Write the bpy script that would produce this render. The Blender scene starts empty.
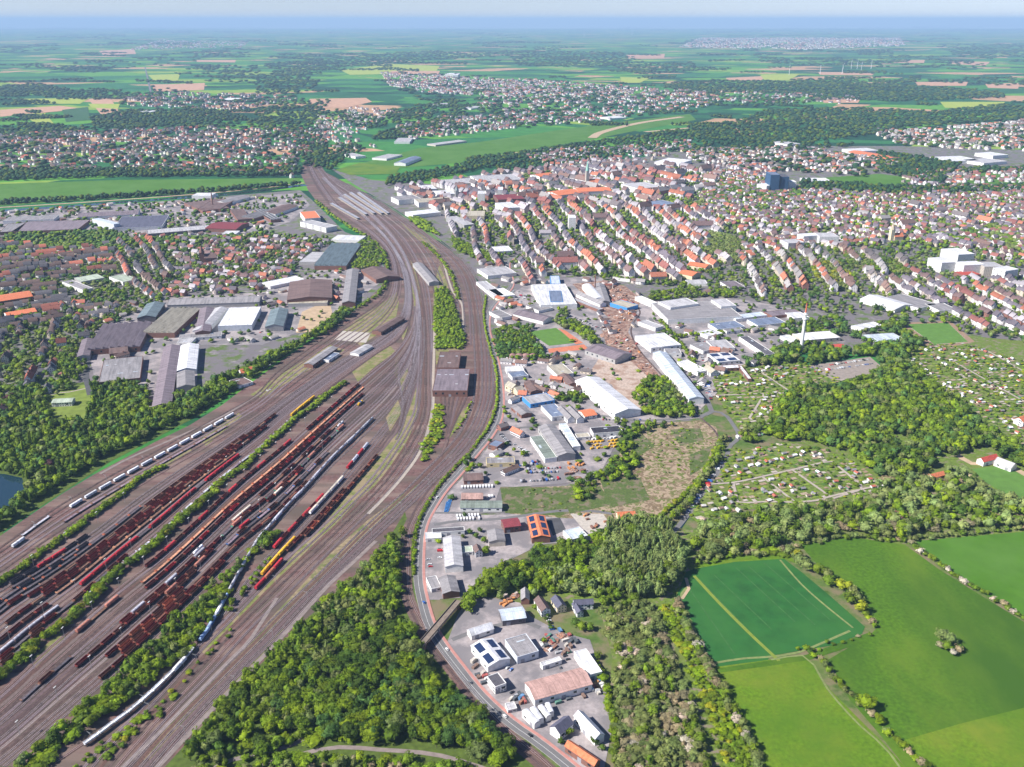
import bpy, math, random, time
import numpy as np
from mathutils import Vector, noise
RNG = random.Random(7)
SC = bpy.context.scene
COL = SC.collection
H, F, PITCH = 500.0, 900.0, math.radians(21.99)
CP, SP = math.cos(PITCH), math.sin(PITCH)

# ---------------------------------------------------------------- camera, sky, sun, exposure
cam = bpy.data.cameras.new('camera'); cam_o = bpy.data.objects.new('camera', cam); COL.objects.link(cam_o)
cam_o.location = (0, 0, H); cam_o.rotation_euler = (math.pi/2 - PITCH, 0, 0)
cam.sensor_width = 36; cam.lens = 36*F/1024; cam.clip_start = 1; cam.clip_end = 200000
SC.camera = cam_o
SUN_EL, SUN_AZ = 41.0, -106.0            # azimuth measured clockwise from +Y, degrees
w = bpy.data.worlds.new('World'); SC.world = w; w.use_nodes = True
nt = w.node_tree; sky = nt.nodes.new('ShaderNodeTexSky'); sky.sky_type = 'NISHITA'; sky.sun_disc = False
sky.sun_elevation = math.radians(SUN_EL); sky.sun_rotation = math.radians(SUN_AZ); sky.altitude = 2500
sky.air_density = 1.0; sky.dust_density = 0.0; sky.ozone_density = 1.5
bg = nt.nodes['Background']; bg.inputs[1].default_value = 0.063
tint = nt.nodes.new('ShaderNodeVectorMath'); tint.operation = 'MULTIPLY'; tint.inputs[1].default_value = (.84, .865, 1.12)     # clear blue spring air
nt.links.new(sky.outputs[0], tint.inputs[0]); nt.links.new(tint.outputs[0], bg.inputs[0])
sl = bpy.data.lights.new('sun', 'SUN'); sl.energy = 5.0; sl.angle = math.radians(0.5); sl.color = (1.0, 0.955, 0.90)
so = bpy.data.objects.new('sun', sl); COL.objects.link(so)
_az, _el = math.radians(SUN_AZ), math.radians(SUN_EL)
sdir = Vector((math.sin(_az)*math.cos(_el), math.cos(_az)*math.cos(_el), math.sin(_el)))
so.rotation_euler = sdir.to_track_quat('Z', 'Y').to_euler(); so.location = (0, 0, 3000)
SC.view_settings.view_transform = 'Standard'; SC.view_settings.look = 'None'
SC.view_settings.exposure = 0.85; SC.view_settings.gamma = 1
HAZE_D = 3.9e-5
SC.cycles.max_bounces = 4; SC.cycles.diffuse_bounces = 2; SC.cycles.volume_bounces = 0

# ---------------------------------------------------------------- helpers
def P(px, py, z=0.0):
    """where the ray of the sight line towards a map reading meets the level z"""
    u, v = (px-512)/F, (383.5-py)/F
    d = Vector((u, CP+v*SP, -SP+v*CP))
    if d.z > -0.004: d.z = -0.004
    t = (H-z)/-d.z
    return Vector((d.x*t, d.y*t, z))
def px_of(x, y, z=0.0):
    dy, dz = y, z-H
    f = dy*CP - dz*SP; up = dy*SP + dz*CP
    if f < 1: return (-9999, -9999)
    return (512+F*x/f, 383.5-F*up/f)
def dist(x, y): return math.sqrt(x*x+y*y+H*H)
def tag(o, label=None, cat=None, group=None, kind=None):
    if label: o['label'] = label
    if cat: o['category'] = cat
    if group: o['group'] = group
    if kind: o['kind'] = kind
    return o
def empty(name, loc, rz=0):
    o = bpy.data.objects.new(name, None); COL.objects.link(o)
    o.empty_display_size = .5; o.location = loc; o.rotation_euler = (0, 0, rz); return o
def child(name, me, parent, color=None, loc=(0, 0, 0), rz=0, scale=None):
    o = bpy.data.objects.new(name, me); COL.objects.link(o); o.parent = parent
    o.location = loc; o.rotation_euler = (0, 0, rz)
    if scale: o.scale = scale
    if color: o.color = (*color, 1)
    return o
def topobj(name, me, loc=(0, 0, 0), rz=0, color=None):
    o = bpy.data.objects.new(name, me); COL.objects.link(o)
    o.location = loc; o.rotation_euler = (0, 0, rz)
    if color: o.color = (*color, 1)
    return o

MATS = {}
def mat(name, src=(.5, .5, .5), rough=.8, var=.25, scale=.2, metal=0, bump=0, spec=.3, extra=None, detail=4, transl=0):
    """src: rgb, 'obj' (object colour) or 'attr' (attribute Col)"""
    if name in MATS: return MATS[name]
    m = bpy.data.materials.new(name); m.use_nodes = True; n = m.node_tree.nodes; l = m.node_tree.links
    b = n['Principled BSDF']; b.inputs['Roughness'].default_value = rough; b.inputs['Metallic'].default_value = metal
    b.inputs['Specular IOR Level'].default_value = spec
    if src == 'obj':
        s = n.new('ShaderNodeObjectInfo').outputs['Color']
    elif src == 'attr':
        a = n.new('ShaderNodeAttribute'); a.attribute_name = 'Col'; s = a.outputs['Color']
    else:
        r = n.new('ShaderNodeRGB'); r.outputs[0].default_value = (*src, 1); s = r.outputs[0]
    if var > 0:
        g = n.new('ShaderNodeNewGeometry'); t = n.new('ShaderNodeTexNoise'); t.inputs['Scale'].default_value = scale
        t.inputs['Detail'].default_value = detail; l.new(g.outputs['Position'], t.inputs['Vector'])
        mr = n.new('ShaderNodeMapRange'); mr.inputs[1].default_value = .3; mr.inputs[2].default_value = .7
        mr.inputs[3].default_value = 1-var; mr.inputs[4].default_value = 1+var
        l.new(t.outputs['Fac'], mr.inputs[0])
        mx = n.new('ShaderNodeVectorMath'); mx.operation = 'SCALE'; l.new(s, mx.inputs[0]); l.new(mr.outputs[0], mx.inputs['Scale'])
        s = mx.outputs[0]
        if bump:
            bp = n.new('ShaderNodeBump'); bp.inputs['Strength'].default_value = bump; bp.inputs['Distance'].default_value = 1
            l.new(t.outputs['Fac'], bp.inputs['Height']); l.new(bp.outputs[0], b.inputs['Normal'])
    if extra: s = extra(n, l, s)
    l.new(s, b.inputs['Base Color'])
    if transl:
        tr = n.new('ShaderNodeBsdfTranslucent'); l.new(s, tr.inputs['Color'])
        ms = n.new('ShaderNodeMixShader'); ms.inputs[0].default_value = transl
        out = n['Material Output']; l.new(b.outputs[0], ms.inputs[1]); l.new(tr.outputs[0], ms.inputs[2]); l.new(ms.outputs[0], out.inputs['Surface'])
    MATS[name] = m; return m

def two_tone(c2, scale, lo=.45, hi=.6, detail=6, c3=None, scale3=.02, rough=.6, dist_=0.0, aniso=None):
    """mixes a second (and third) true surface colour in by noise patches"""
    def f(n, l, s):
        g = n.new('ShaderNodeNewGeometry')
        vec = g.outputs['Position']
        if aniso:
            mp = n.new('ShaderNodeMapping'); mp.inputs['Rotation'].default_value = (0, 0, aniso[0]); mp.inputs['Scale'].default_value = (aniso[1], aniso[2], 1)
            l.new(vec, mp.inputs[0]); vec = mp.outputs[0]
        for c, sc_ in ((c2, scale), (c3, scale3)):
            if c is None: continue
            t = n.new('ShaderNodeTexNoise'); t.inputs['Scale'].default_value = sc_; t.inputs['Detail'].default_value = detail
            t.inputs['Roughness'].default_value = rough; t.inputs['Distortion'].default_value = dist_
            l.new(vec, t.inputs['Vector'])
            mr = n.new('ShaderNodeMapRange'); mr.inputs[1].default_value = lo; mr.inputs[2].default_value = hi; l.new(t.outputs['Fac'], mr.inputs[0])
            mx = n.new('ShaderNodeMix'); mx.data_type = 'RGBA'; l.new(mr.outputs[0], mx.inputs[0]); l.new(s, mx.inputs[6])
            mx.inputs[7].default_value = (*c, 1); s = mx.outputs[2]
        return s
    return f
def windows(n, l, s):
    """rows of dark window openings in a facade"""
    tc = n.new('ShaderNodeNewGeometry'); sp = n.new('ShaderNodeSeparateXYZ'); l.new(tc.outputs['Position'], sp.inputs[0])
    def M(op, a, b=None):
        k = n.new('ShaderNodeMath'); k.operation = op
        for i, v in enumerate((a, b)):
            if v is None: continue
            if isinstance(v, (int, float)): k.inputs[i].default_value = v
            else: l.new(v, k.inputs[i])
        return k.outputs[0]
    fz = M('FRACT', M('DIVIDE', sp.outputs[2], 3.0))
    a = M('MULTIPLY', M('GREATER_THAN', fz, .35), M('LESS_THAN', fz, .8))
    fx = M('FRACT', M('DIVIDE', M('ADD', sp.outputs[0], M('MULTIPLY', sp.outputs[1], .93)), 3.6))
    a = M('MULTIPLY', a, M('GREATER_THAN', fx, .62))
    nz = n.new('ShaderNodeSeparateXYZ'); l.new(tc.outputs['Normal'], nz.inputs[0])
    a = M('MULTIPLY', a, M('LESS_THAN', M('ABSOLUTE', nz.outputs[2]), .3))
    mx = n.new('ShaderNodeMix'); mx.data_type = 'RGBA'; l.new(a, mx.inputs[0]); l.new(s, mx.inputs[6]); mx.inputs[7].default_value = (.05, .06, .08, 1)
    return mx.outputs[2]

class MB:
    """collects boxes, prisms, tubes; build() makes one mesh"""
    def __init__(s): s.v = []; s.f = []; s.m = []
    def quad(s, pts, m=0):
        k = len(s.v); s.v += [tuple(p) for p in pts]; s.f.append(tuple(range(k, k+len(pts)))); s.m.append(m)
    def box(s, x0, x1, y0, y1, z0, z1, m=0, top=None):
        k = len(s.v)
        s.v += [(x0, y0, z0), (x1, y0, z0), (x1, y1, z0), (x0, y1, z0), (x0, y0, z1), (x1, y0, z1), (x1, y1, z1), (x0, y1, z1)]
        for i, q in enumerate(((0, 3, 2, 1), (4, 5, 6, 7), (0, 1, 5, 4), (1, 2, 6, 5), (2, 3, 7, 6), (3, 0, 4, 7))):
            s.f.append(tuple(k+j for j in q)); s.m.append(top if (top is not None and i == 1) else m)
    def prism(s, prof, x0, x1, m=0, axis=0):
        """profile (a,z) extruded along x (axis 0) or y (axis 1)"""
        n = len(prof); k = len(s.v)
        for x in (x0, x1):
            for a, z in prof: s.v.append((x, a, z) if axis == 0 else (a, x, z))
        for i in range(n):
            j = (i+1) % n; s.f.append((k+i, k+j, k+n+j, k+n+i)); s.m.append(m)
        s.f.append(tuple(k+i for i in reversed(range(n)))); s.m.append(m)
        s.f.append(tuple(k+n+i for i in range(n))); s.m.append(m)
    def tube(s, p0, p1, r0, r1, n=6, m=0, cap=True):
        p0, p1 = Vector(p0), Vector(p1); d = (p1-p0).normalized()
        a = d.orthogonal().normalized(); b = d.cross(a); k = len(s.v)
        for p, r in ((p0, r0), (p1, r1)):
            for i in range(n):
                t = 2*math.pi*i/n; s.v.append(tuple(p+a*(r*math.cos(t))+b*(r*math.sin(t))))
        for i in range(n):
            j = (i+1) % n; s.f.append((k+i, k+j, k+n+j, k+n+i)); s.m.append(m)
        if cap:
            s.f.append(tuple(k+i for i in reversed(range(n)))); s.m.append(m)
            s.f.append(tuple(k+n+i for i in range(n))); s.m.append(m)
    def mesh(s, name, mats, smooth=False):
        me = bpy.data.meshes.new(name); me.from_pydata(s.v, [], s.f); 
        for m in mats: me.materials.append(m)
        if len(mats) > 1: me.polygons.foreach_set('material_index', s.m)
        if smooth: me.polygons.foreach_set('use_smooth', [True]*len(me.polygons))
        me.update(); return me

def np_mesh(name, V, Fc, Fn, colors=None, mats=()):
    """V (n,3); Fc flat loop indices; Fn verts per face; colors per loop (k,3)"""
    me = bpy.data.meshes.new(name); me.vertices.add(len(V)); me.vertices.foreach_set('co', np.ascontiguousarray(V, dtype=np.float32).ravel())
    me.loops.add(len(Fc)); me.loops.foreach_set('vertex_index', np.ascontiguousarray(Fc, dtype=np.int32))
    st = np.concatenate(([0], np.cumsum(Fn)[:-1])).astype(np.int32)
    me.polygons.add(len(Fn)); me.polygons.foreach_set('loop_start', st)
    try: me.polygons.foreach_set('loop_total', np.asarray(Fn, dtype=np.int32))
    except Exception: pass
    if colors is not None:
        at = me.color_attributes.new('Col', 'FLOAT_COLOR', 'CORNER')
        c = np.ones((len(Fc), 4), dtype=np.float32); c[:, :3] = colors; at.data.foreach_set('color', c.ravel())
    for m in mats: me.materials.append(m)
    me.update(calc_edges=True); me.validate(); return me
def batch(name, tmpl, inst, mats):
    """tmpl: (V, faces, slot per face, shade per face); inst rows x,y,z,rot,sx,sy,sz ; colours (N,slots,3). Many copies in one mesh."""
    parts_v, parts_f, parts_n, parts_c = [], [], [], []; off = 0
    for (V, faces, slots, shade), rows, cols in zip(*[iter(tmpl)]*1, inst[0], inst[1]) if False else [(t, r, c) for t, r, c in zip(tmpl, inst[0], inst[1])]:
        if len(rows) == 0: continue
        V = np.asarray(V, float); R = np.asarray(rows, float); C = np.asarray(cols, float)
        loc = V[None]*R[:, None, 4:7]; c, s = np.cos(R[:, 3])[:, None], np.sin(R[:, 3])[:, None]
        W = np.stack((loc[..., 0]*c-loc[..., 1]*s+R[:, None, 0], loc[..., 0]*s+loc[..., 1]*c+R[:, None, 1], loc[..., 2]+R[:, None, 2]), -1)
        fl = np.concatenate([np.asarray(f) for f in faces]); fn = np.array([len(f) for f in faces])
        N, nv = len(R), len(V)
        F_ = (fl[None]+np.arange(N)[:, None]*nv+off).ravel()
        ls = np.repeat(np.asarray(slots), fn); lsh = np.repeat(np.asarray(shade, float), fn)
        cc = C[:, ls, :]*lsh[None, :, None]
        parts_v.append(W.reshape(-1, 3)); parts_f.append(F_); parts_n.append(np.tile(fn, N)); parts_c.append(cc.reshape(-1, 3)); off += N*nv
    return np_mesh(name, np.concatenate(parts_v), np.concatenate(parts_f), np.concatenate(parts_n), np.concatenate(parts_c), mats)

def inside(p, poly):
    x, y = p; c = False; n = len(poly); j = n-1
    for i in range(n):
        xi, yi = poly[i]; xj, yj = poly[j]
        if (yi > y) != (yj > y) and x < (xj-xi)*(y-yi)/(yj-yi)+xi: c = not c
        j = i
    return c
def W(pts, z=0): return [P(a, b, z) for a, b in pts]
def W2(pts): return [(p.x, p.y) for p in W(pts)]
def resample(pts, step, smooth=True):
    """Catmull-Rom through points, evenly spaced"""
    pts = [Vector(p) for p in pts]; dense = []
    if smooth and len(pts) > 2:
        q = [pts[0]*2-pts[1]]+pts+[pts[-1]*2-pts[-2]]
        for i in range(1, len(q)-2):
            p0, p1, p2, p3 = q[i-1:i+3]
            for k in range(12):
                t = k/12; dense.append(.5*((2*p1)+(p2-p0)*t+(2*p0-5*p1+4*p2-p3)*t*t+(3*p1-p0-3*p2+p3)*t**3))
        dense.append(pts[-1])
    else: dense = pts
    L = [0]
    for a, b in zip(dense, dense[1:]): L.append(L[-1]+(b-a).length)
    n = max(1, int(round(L[-1]/step))); out = []; j = 0
    for k in range(n+1):
        s = L[-1]*k/n
        while j < len(L)-2 and L[j+1] < s: j += 1
        d = L[j+1]-L[j]; t = 0 if d == 0 else (s-L[j])/d
        out.append(dense[j].lerp(dense[j+1], t))
    return out
OCC = set(); CELL = 4.0
def occ_mark(x, y, r=0):
    k = int(r//CELL)
    i, j = int(x//CELL), int(y//CELL)
    for a in range(-k, k+1):
        for b in range(-k, k+1): OCC.add((i+a, j+b))
def occ_rect(c, ux, hw, uy, hd):
    a = -hw
    while a <= hw+.1:
        b = -hd
        while b <= hd+.1:
            q = c+ux*a+uy*b; OCC.add((int(q.x//CELL), int(q.y//CELL))); b += 3
        a += 3
def occ(x, y): return (int(x//CELL), int(y//CELL)) in OCC
def ribbon_mesh(name, pts, width, z, mats, mark=0, lanes=None):
    """lanes: list of (offset0, offset1, dz, material index)"""
    _PZ[0] += 1; z += .0021*(_PZ[0] % 40) if mark != 2 else .0031*(_PZ[0] % 90)
    lanes = lanes or [(-width/2, width/2, 0, 0)]
    mb = MB(); n = len(pts); nrm = []
    for i in range(n):
        a, b = pts[max(0, i-1)], pts[min(n-1, i+1)]; d = (b-a); d.z = 0; d.normalize(); nrm.append(Vector((-d.y, d.x, 0)))
        if mark: occ_mark(pts[i].x, pts[i].y, mark)
    for (o0, o1, dz, mi) in lanes:
        for i in range(n-1):
            p, q = pts[i], pts[i+1]; zz = Vector((0, 0, z+dz))
            mb.quad([p*1+nrm[i]*o0+zz, p+nrm[i]*o1+zz, q+nrm[i+1]*o1+zz, q+nrm[i+1]*o0+zz][::-1], mi)
    return mb.mesh(name, mats)
def ribbon(name, pxpts, width, z, m, step=15, mark=0, lanes=None, smooth=True, kind='structure'):
    pts = resample(W(pxpts), step, smooth)
    me = ribbon_mesh(name, pts, width, z, m if isinstance(m, (list, tuple)) else [m], mark, lanes)
    return tag(topobj(name, me), kind=kind)
_PZ = [0]
def poly(name, pxpts, z, m, kind='structure', mark=False):
    _PZ[0] += 1; z += .0035*(_PZ[0] % 60)
    from mathutils.geometry import tessellate_polygon
    w3 = W(pxpts); tri = tessellate_polygon([w3]); mb = MB(); mb.v = [(p.x, p.y, z) for p in w3]
    for t in tri:
        a, b, c = (Vector(mb.v[i]) for i in t)
        mb.f.append(t if (b-a).cross(c-a).z > 0 else t[::-1]); mb.m.append(0)
    if mark:
        q = [(p.x, p.y) for p in w3]; xs = [a for a, b in q]; ys = [b for a, b in q]
        x = min(xs)
        while x < max(xs):
            y = min(ys)
            while y < max(ys):
                if inside((x, y), q): OCC.add((int(x//CELL), int(y//CELL)))
                y += CELL
            x += CELL
    return tag(topobj(name, mb.mesh(name, [m])), kind=kind)
ORD = 'nearest second third fourth fifth sixth seventh eighth ninth tenth eleventh twelfth thirteenth fourteenth fifteenth sixteenth seventeenth eighteenth nineteenth twentieth'.split()
def ordn(i):
    if i < 20: return ORD[i]
    tens = {2: 'twenty', 3: 'thirty', 4: 'forty', 5: 'fifty', 6: 'sixty', 7: 'seventy', 8: 'eighty', 9: 'ninety'}
    ones = 'th first second third fourth fifth sixth seventh eighth ninth'.split()
    i += 1
    if i >= 100: return 'far'
    if i % 10 == 0: return tens[i//10][:-1]+'ieth'
    return tens[i//10]+'-'+ones[i % 10]
LAND = [((355, 207), 'the station platform roofs'), ((455, 378), 'the brown engine shed'), ((8, 492), 'the lake'),
        ((440, 628), 'the rail bridge'), ((770, 610), 'the dark crop field'), ((552, 338), 'the red clay courts'),
        ((935, 334), 'the eastern football pitch'), ((802, 350), 'the tall white mast'), ((587, 186), 'the church spire'),
        ((775, 188), 'the dark glass tower'), ((615, 318), 'the scrapyard'), ((650, 465), 'the brown scrubland'),
        ((968, 268), 'the hospital blocks'), ((560, 690), 'the rusty roof'), ((336, 256), 'the sawtooth factory'),
        ((612, 395), 'the long white warehouse'), ((240, 316), 'the blue and white striped hall'), ((120, 335), 'the brick sawtooth works'),
        ((65, 402), 'the lawn villa'), ((150, 222), 'the dark factory roof'), ((985, 457), 'the red roofed stable'), ((545, 295), 'the big white store'),
        ((640, 240), 'the terraced streets'), ((870, 250), 'the white slab terraces'), ((15, 295), 'the red roofed school'), ((500, 440), 'the small brick office'),
        ((790, 480), 'the allotment paths'), ((985, 395), 'the eastern allotments'), ((200, 255), 'the brick church')]
def locate(x, y):
    a, b = px_of(x, y); best = min(LAND, key=lambda q: math.hypot(q[0][0]-a, (q[0][1]-b)*1.3))
    dx, dy = a-best[0][0], (b-best[0][1])*1.3
    d = ('right of' if dx > 0 else 'left of') if abs(dx) > abs(dy) else ('in front of' if dy > 0 else 'behind')
    return d, best[1], math.hypot(dx, dy)
def label_all(things):
    """things: (object, description, x, y). Gives each a label that no other of the list carries"""
    groups = {}
    for o, d, x, y in things:
        a, b, r = locate(x, y); groups.setdefault((d, a, b), []).append((r, o.name, o))
    for (d, a, b), L in groups.items():
        L.sort(key=lambda q: q[:2])
        for i, (r, _, o) in enumerate(L):
            o['label'] = f'{d} {a} {b}' if len(L) == 1 else f'{d} {a} {b}, {ordn(i)}{"" if i == 0 else " nearest"}'
# ---------------------------------------------------------------- ground, fields, roads
def ground_material():
    m = bpy.data.materials.new('farmland'); m.use_nodes = True; n = m.node_tree.nodes; l = m.node_tree.links
    b = n['Principled BSDF']; b.inputs['Roughness'].default_value = .95; b.inputs['Specular IOR Level'].default_value = .1
    g = n.new('ShaderNodeNewGeometry'); col = None
    for k, (rot, sx, sy, off) in enumerate(((.35, 1/420, 1/240, 0), (-.5, 1/700, 1/330, 31.7))):
        mp = n.new('ShaderNodeMapping'); mp.inputs['Rotation'].default_value = (0, 0, rot); mp.inputs['Scale'].default_value = (sx, sy, 0)
        mp.inputs['Location'].default_value = (off, off, 0)
        l.new(g.outputs['Position'], mp.inputs[0])
        v = n.new('ShaderNodeTexVoronoi'); v.distance = 'CHEBYCHEV'; v.inputs['Scale'].default_value = 1; v.inputs['Randomness'].default_value = .8
        l.new(mp.outputs[0], v.inputs['Vector'])
        sp = n.new('ShaderNodeSeparateColor'); l.new(v.outputs['Color'], sp.inputs[0])
        cr = n.new('ShaderNodeValToRGB'); cr.color_ramp.interpolation = 'CONSTANT'; e = cr.color_ramp.elements
        stops = [(0, (.02, .10, .035)), (.2, (.045, .18, .035)), (.38, (.09, .25, .03)), (.55, (.03, .14, .045)), (.72, (.2, .3, .04)), (.79, (.42, .26, .15)), (.87, (.012, .06, .028))]  # greens pushed towards teal, some blue of the distance haze in the colour
        e[0].position = 0; e[0].color = (*stops[0][1], 1); e[1].position = stops[1][0]; e[1].color = (*stops[1][1], 1)
        for p_, c_ in stops[2:]:
            q = e.new(p_); q.color = (*c_, 1)
        l.new(sp.outputs[0], cr.inputs[0])
        if col is None: col = cr.outputs[0]
        else:
            t = n.new('ShaderNodeTexNoise'); t.inputs['Scale'].default_value = 1/2500; l.new(g.outputs['Position'], t.inputs['Vector'])
            mr = n.new('ShaderNodeMath'); mr.operation = 'GREATER_THAN'; mr.inputs[1].default_value = .5; l.new(t.outputs['Fac'], mr.inputs[0])
            mx = n.new('ShaderNodeMix'); mx.data_type = 'RGBA'; l.new(mr.outputs[0], mx.inputs[0]); l.new(col, mx.inputs[6]); l.new(cr.outputs[0], mx.inputs[7]); col = mx.outputs[2]
    t = n.new('ShaderNodeTexNoise'); t.inputs['Scale'].default_value = 1/60; t.inputs['Detail'].default_value = 6; l.new(g.outputs['Position'], t.inputs['Vector'])
    mr = n.new('ShaderNodeMapRange'); mr.inputs[1].default_value = .3; mr.inputs[2].default_value = .7; mr.inputs[3].default_value = .8; mr.inputs[4].default_value = 1.2
    l.new(t.outputs['Fac'], mr.inputs[0])
    mx = n.new('ShaderNodeVectorMath'); mx.operation = 'SCALE'; l.new(col, mx.inputs[0]); l.new(mr.outputs[0], mx.inputs['Scale'])
    l.new(mx.outputs[0], b.inputs['Base Color']); return m
FAR = 62000
mb = MB(); mb.quad([(-FAR, -3000, 0), (FAR, -3000, 0), (FAR, FAR, 0), (-FAR, FAR, 0)])
tag(topobj('ground', mb.mesh('ground', [ground_material()])), kind='structure')

GARD = mat('garden_ground', (.11, .165, .022), .95, .35, .3, extra=two_tone((.2, .165, .115), .12, .52, .62, c3=(.12, .155, .03), scale3=.02))
CITY = mat('city_ground', (.21, .185, .19), .9, .3, .15, extra=two_tone((.085, .13, .025), .05, .42, .52, c3=(.15, .135, .14), scale3=.03))
PAVE = mat('yard_paving', (.33, .29, .285), .85, .18, .3, extra=two_tone((.19, .175, .18), .03, .42, .56))
RAILG = mat('rail_ground', (.135, .074, .066), .95, .3, .25, extra=two_tone((.20, .14, .115), .03, .45, .6, c3=(.10, .075, .06), scale3=.016, aniso=(-.75, .25, 1.6)))
DRYG = mat('dry_grass', (.155, .165, .05), .95, .3, .3, extra=two_tone((.25, .195, .11), .06, .45, .58))
DRYB = mat('dry_verge', (.24, .185, .105), .95, .3, .3, extra=two_tone((.12, .14, .045), .05, .48, .58))
GRASS = mat('meadow_grass', (.058, .135, .003), .95, .3, .3, detail=10, extra=two_tone((.095, .165, .008), .016, .42, .62, c3=(.035, .095, .003), scale3=.007, aniso=(.6, 1, .45), detail=8))
GRASS2 = mat('bright_meadow_grass', (.092, .175, .003), .95, .32, .3, detail=10, extra=two_tone((.14, .19, .012), .018, .45, .65, c3=(.065, .145, .004), scale3=.01, detail=8))
GRASS3 = mat('clear_meadow_grass', (.055, .15, .006), .95, .15, .05, extra=two_tone((.075, .175, .02), .01, .42, .62))
CROP = mat('crop_rows', (.016, .098, .016), .9, .2, .08, detail=8, extra=two_tone((.028, .122, .02), .012, .42, .6))
PITCH_M = mat('pitch_turf', (.09, .19, .03), .95, .12, .1)
CLAY = mat('clay_court', (.5, .17, .09), .9, .1, .2)
SCRUB = mat('scrubland_soil', (.165, .118, .068), .95, .4, .5, extra=two_tone((.11, .135, .03), .05, .47, .56, c3=(.33, .25, .17), scale3=.13, detail=9, dist_=1.5))
SCRUBG = mat('green_scrub', (.075, .11, .025), .95, .3, .5, extra=two_tone((.17, .14, .09), .08, .5, .6))
FOREST_FLOOR = mat('forest_floor', (.07, .105, .015), .95, .3, .2)
ASPH = mat('road_asphalt', (.15, .145, .145), .85, .12, .1)
ASPHD = mat('dark_asphalt', (.075, .075, .08), .85, .15, .1)
PINK = mat('red_cycleway_paving', (.42, .2, .17), .85, .1, .2)
KERB = mat('kerb_stone', (.4, .38, .36), .85, .1, .2)
PALE = mat('pale_gravel', (.36, .31, .26), .9, .15, .3)
GRAVEL = mat('grey_gravel', (.22, .18, .165), .9, .2, .2)
SAND = mat('sandy_soil', (.42, .31, .2), .95, .15, .1)
PLOUGH = mat('ploughed_soil', (.46, .27, .17), .95, .15, .03)
YELLOWF = mat('pale_green_crop', (.3, .36, .05), .95, .15, .03)
DGREENF = mat('deep_green_crop', (.03, .095, .03), .95, .15, .02)
PAINT = mat('white_marking_paint', (.75, .75, .72), .6, 0)
WATER = mat('pond_water', (.012, .035, .05), .08, 0, spec=.6)
CANALW = mat('canal_water', (.02, .04, .04), .08, 0, spec=.6)
TERR = mat('terrace_concrete', (.42, .38, .33), .85, .15, .3)

poly('meadow', [(380, 366), (1300, 366), (1500, 1000), (-400, 1000), (-400, 600), (200, 500)], .02, mat('rough_grass', (.07, .125, .02), .95, .25, .2, extra=two_tone((.12, .15, .04), .02, .45, .6, c3=(.17, .14, .08), scale3=.05)))
poly('city_ground', [(330, 168), (372, 180), (430, 184), (470, 176), (540, 166), (640, 158), (690, 148), (800, 146), (900, 146), (1024, 150), (1300, 140), (1300, 372), (1060, 370), (1024, 350), (905, 340), (850, 352), (800, 352), (740, 372), (715, 380), (700, 420), (640, 425), (600, 480), (500, 560), (430, 560), (440, 480), (498, 400), (488, 330), (478, 280), (445, 242), (400, 212), (350, 182)], .05, CITY)
poly('city_ground', [(-260, 214), (0, 211), (140, 203), (300, 190), (312, 200), (345, 232), (378, 244), (388, 285), (340, 318), (270, 355), (205, 388), (150, 392), (95, 385), (40, 392), (0, 405), (-300, 420)], .05, CITY)
poly('rail_yard_ground', [(306, 158), (300, 172), (308, 190), (320, 206), (345, 224), (368, 238), (381, 254), (385, 268), (382, 286), (368, 299), (345, 318), (315, 338), (285, 358), (255, 380), (222, 405), (190, 425), (155, 442), (125, 458), (95, 474), (65, 492), (35, 512), (0, 536), (-160, 640), (-200, 860), (60, 860), (165, 767), (230, 695), (300, 625), (350, 580), (398, 535), (413, 515), (445, 488), (480, 456), (497, 425), (502, 395), (499, 360), (490, 325), (482, 295), (470, 268), (450, 250), (420, 228), (385, 205), (350, 185), (325, 172), (316, 156)], .1, RAILG)
# forest floors
poly('forest_ground', [(405, 512), (414, 545), (407, 580), (412, 612), (430, 645), (450, 680), (480, 712), (515, 740), (540, 767), (620, 860), (60, 860), (165, 767), (230, 695), (300, 625), (350, 580), (385, 545)], .12, FOREST_FLOOR)
poly('forest_ground', [(-160, 640), (0, 534), (45, 504), (110, 462), (200, 415), (262, 372), (330, 325), (350, 308), (290, 345), (240, 368), (200, 388), (150, 392), (95, 380), (40, 390), (0, 402), (-200, 430)], .12, FOREST_FLOOR)
poly('forest_ground', [(765, 436), (778, 402), (795, 388), (830, 390), (870, 380), (900, 363), (925, 376), (950, 396), (985, 426), (1024, 450), (1100, 480), (1100, 540), (930, 538), (905, 545), (850, 540), (800, 550), (740, 560), (700, 568), (676, 600), (690, 640), (712, 690), (740, 740), (760, 790), (800, 860), (620, 860), (610, 700), (612, 655), (600, 610), (540, 590), (470, 612), (462, 600), (500, 575), (560, 545), (600, 535), (640, 520), (660, 530), (700, 530), (730, 520), (760, 512), (840, 507), (880, 490), (845, 455), (800, 443)], .11, GARD)
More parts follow.
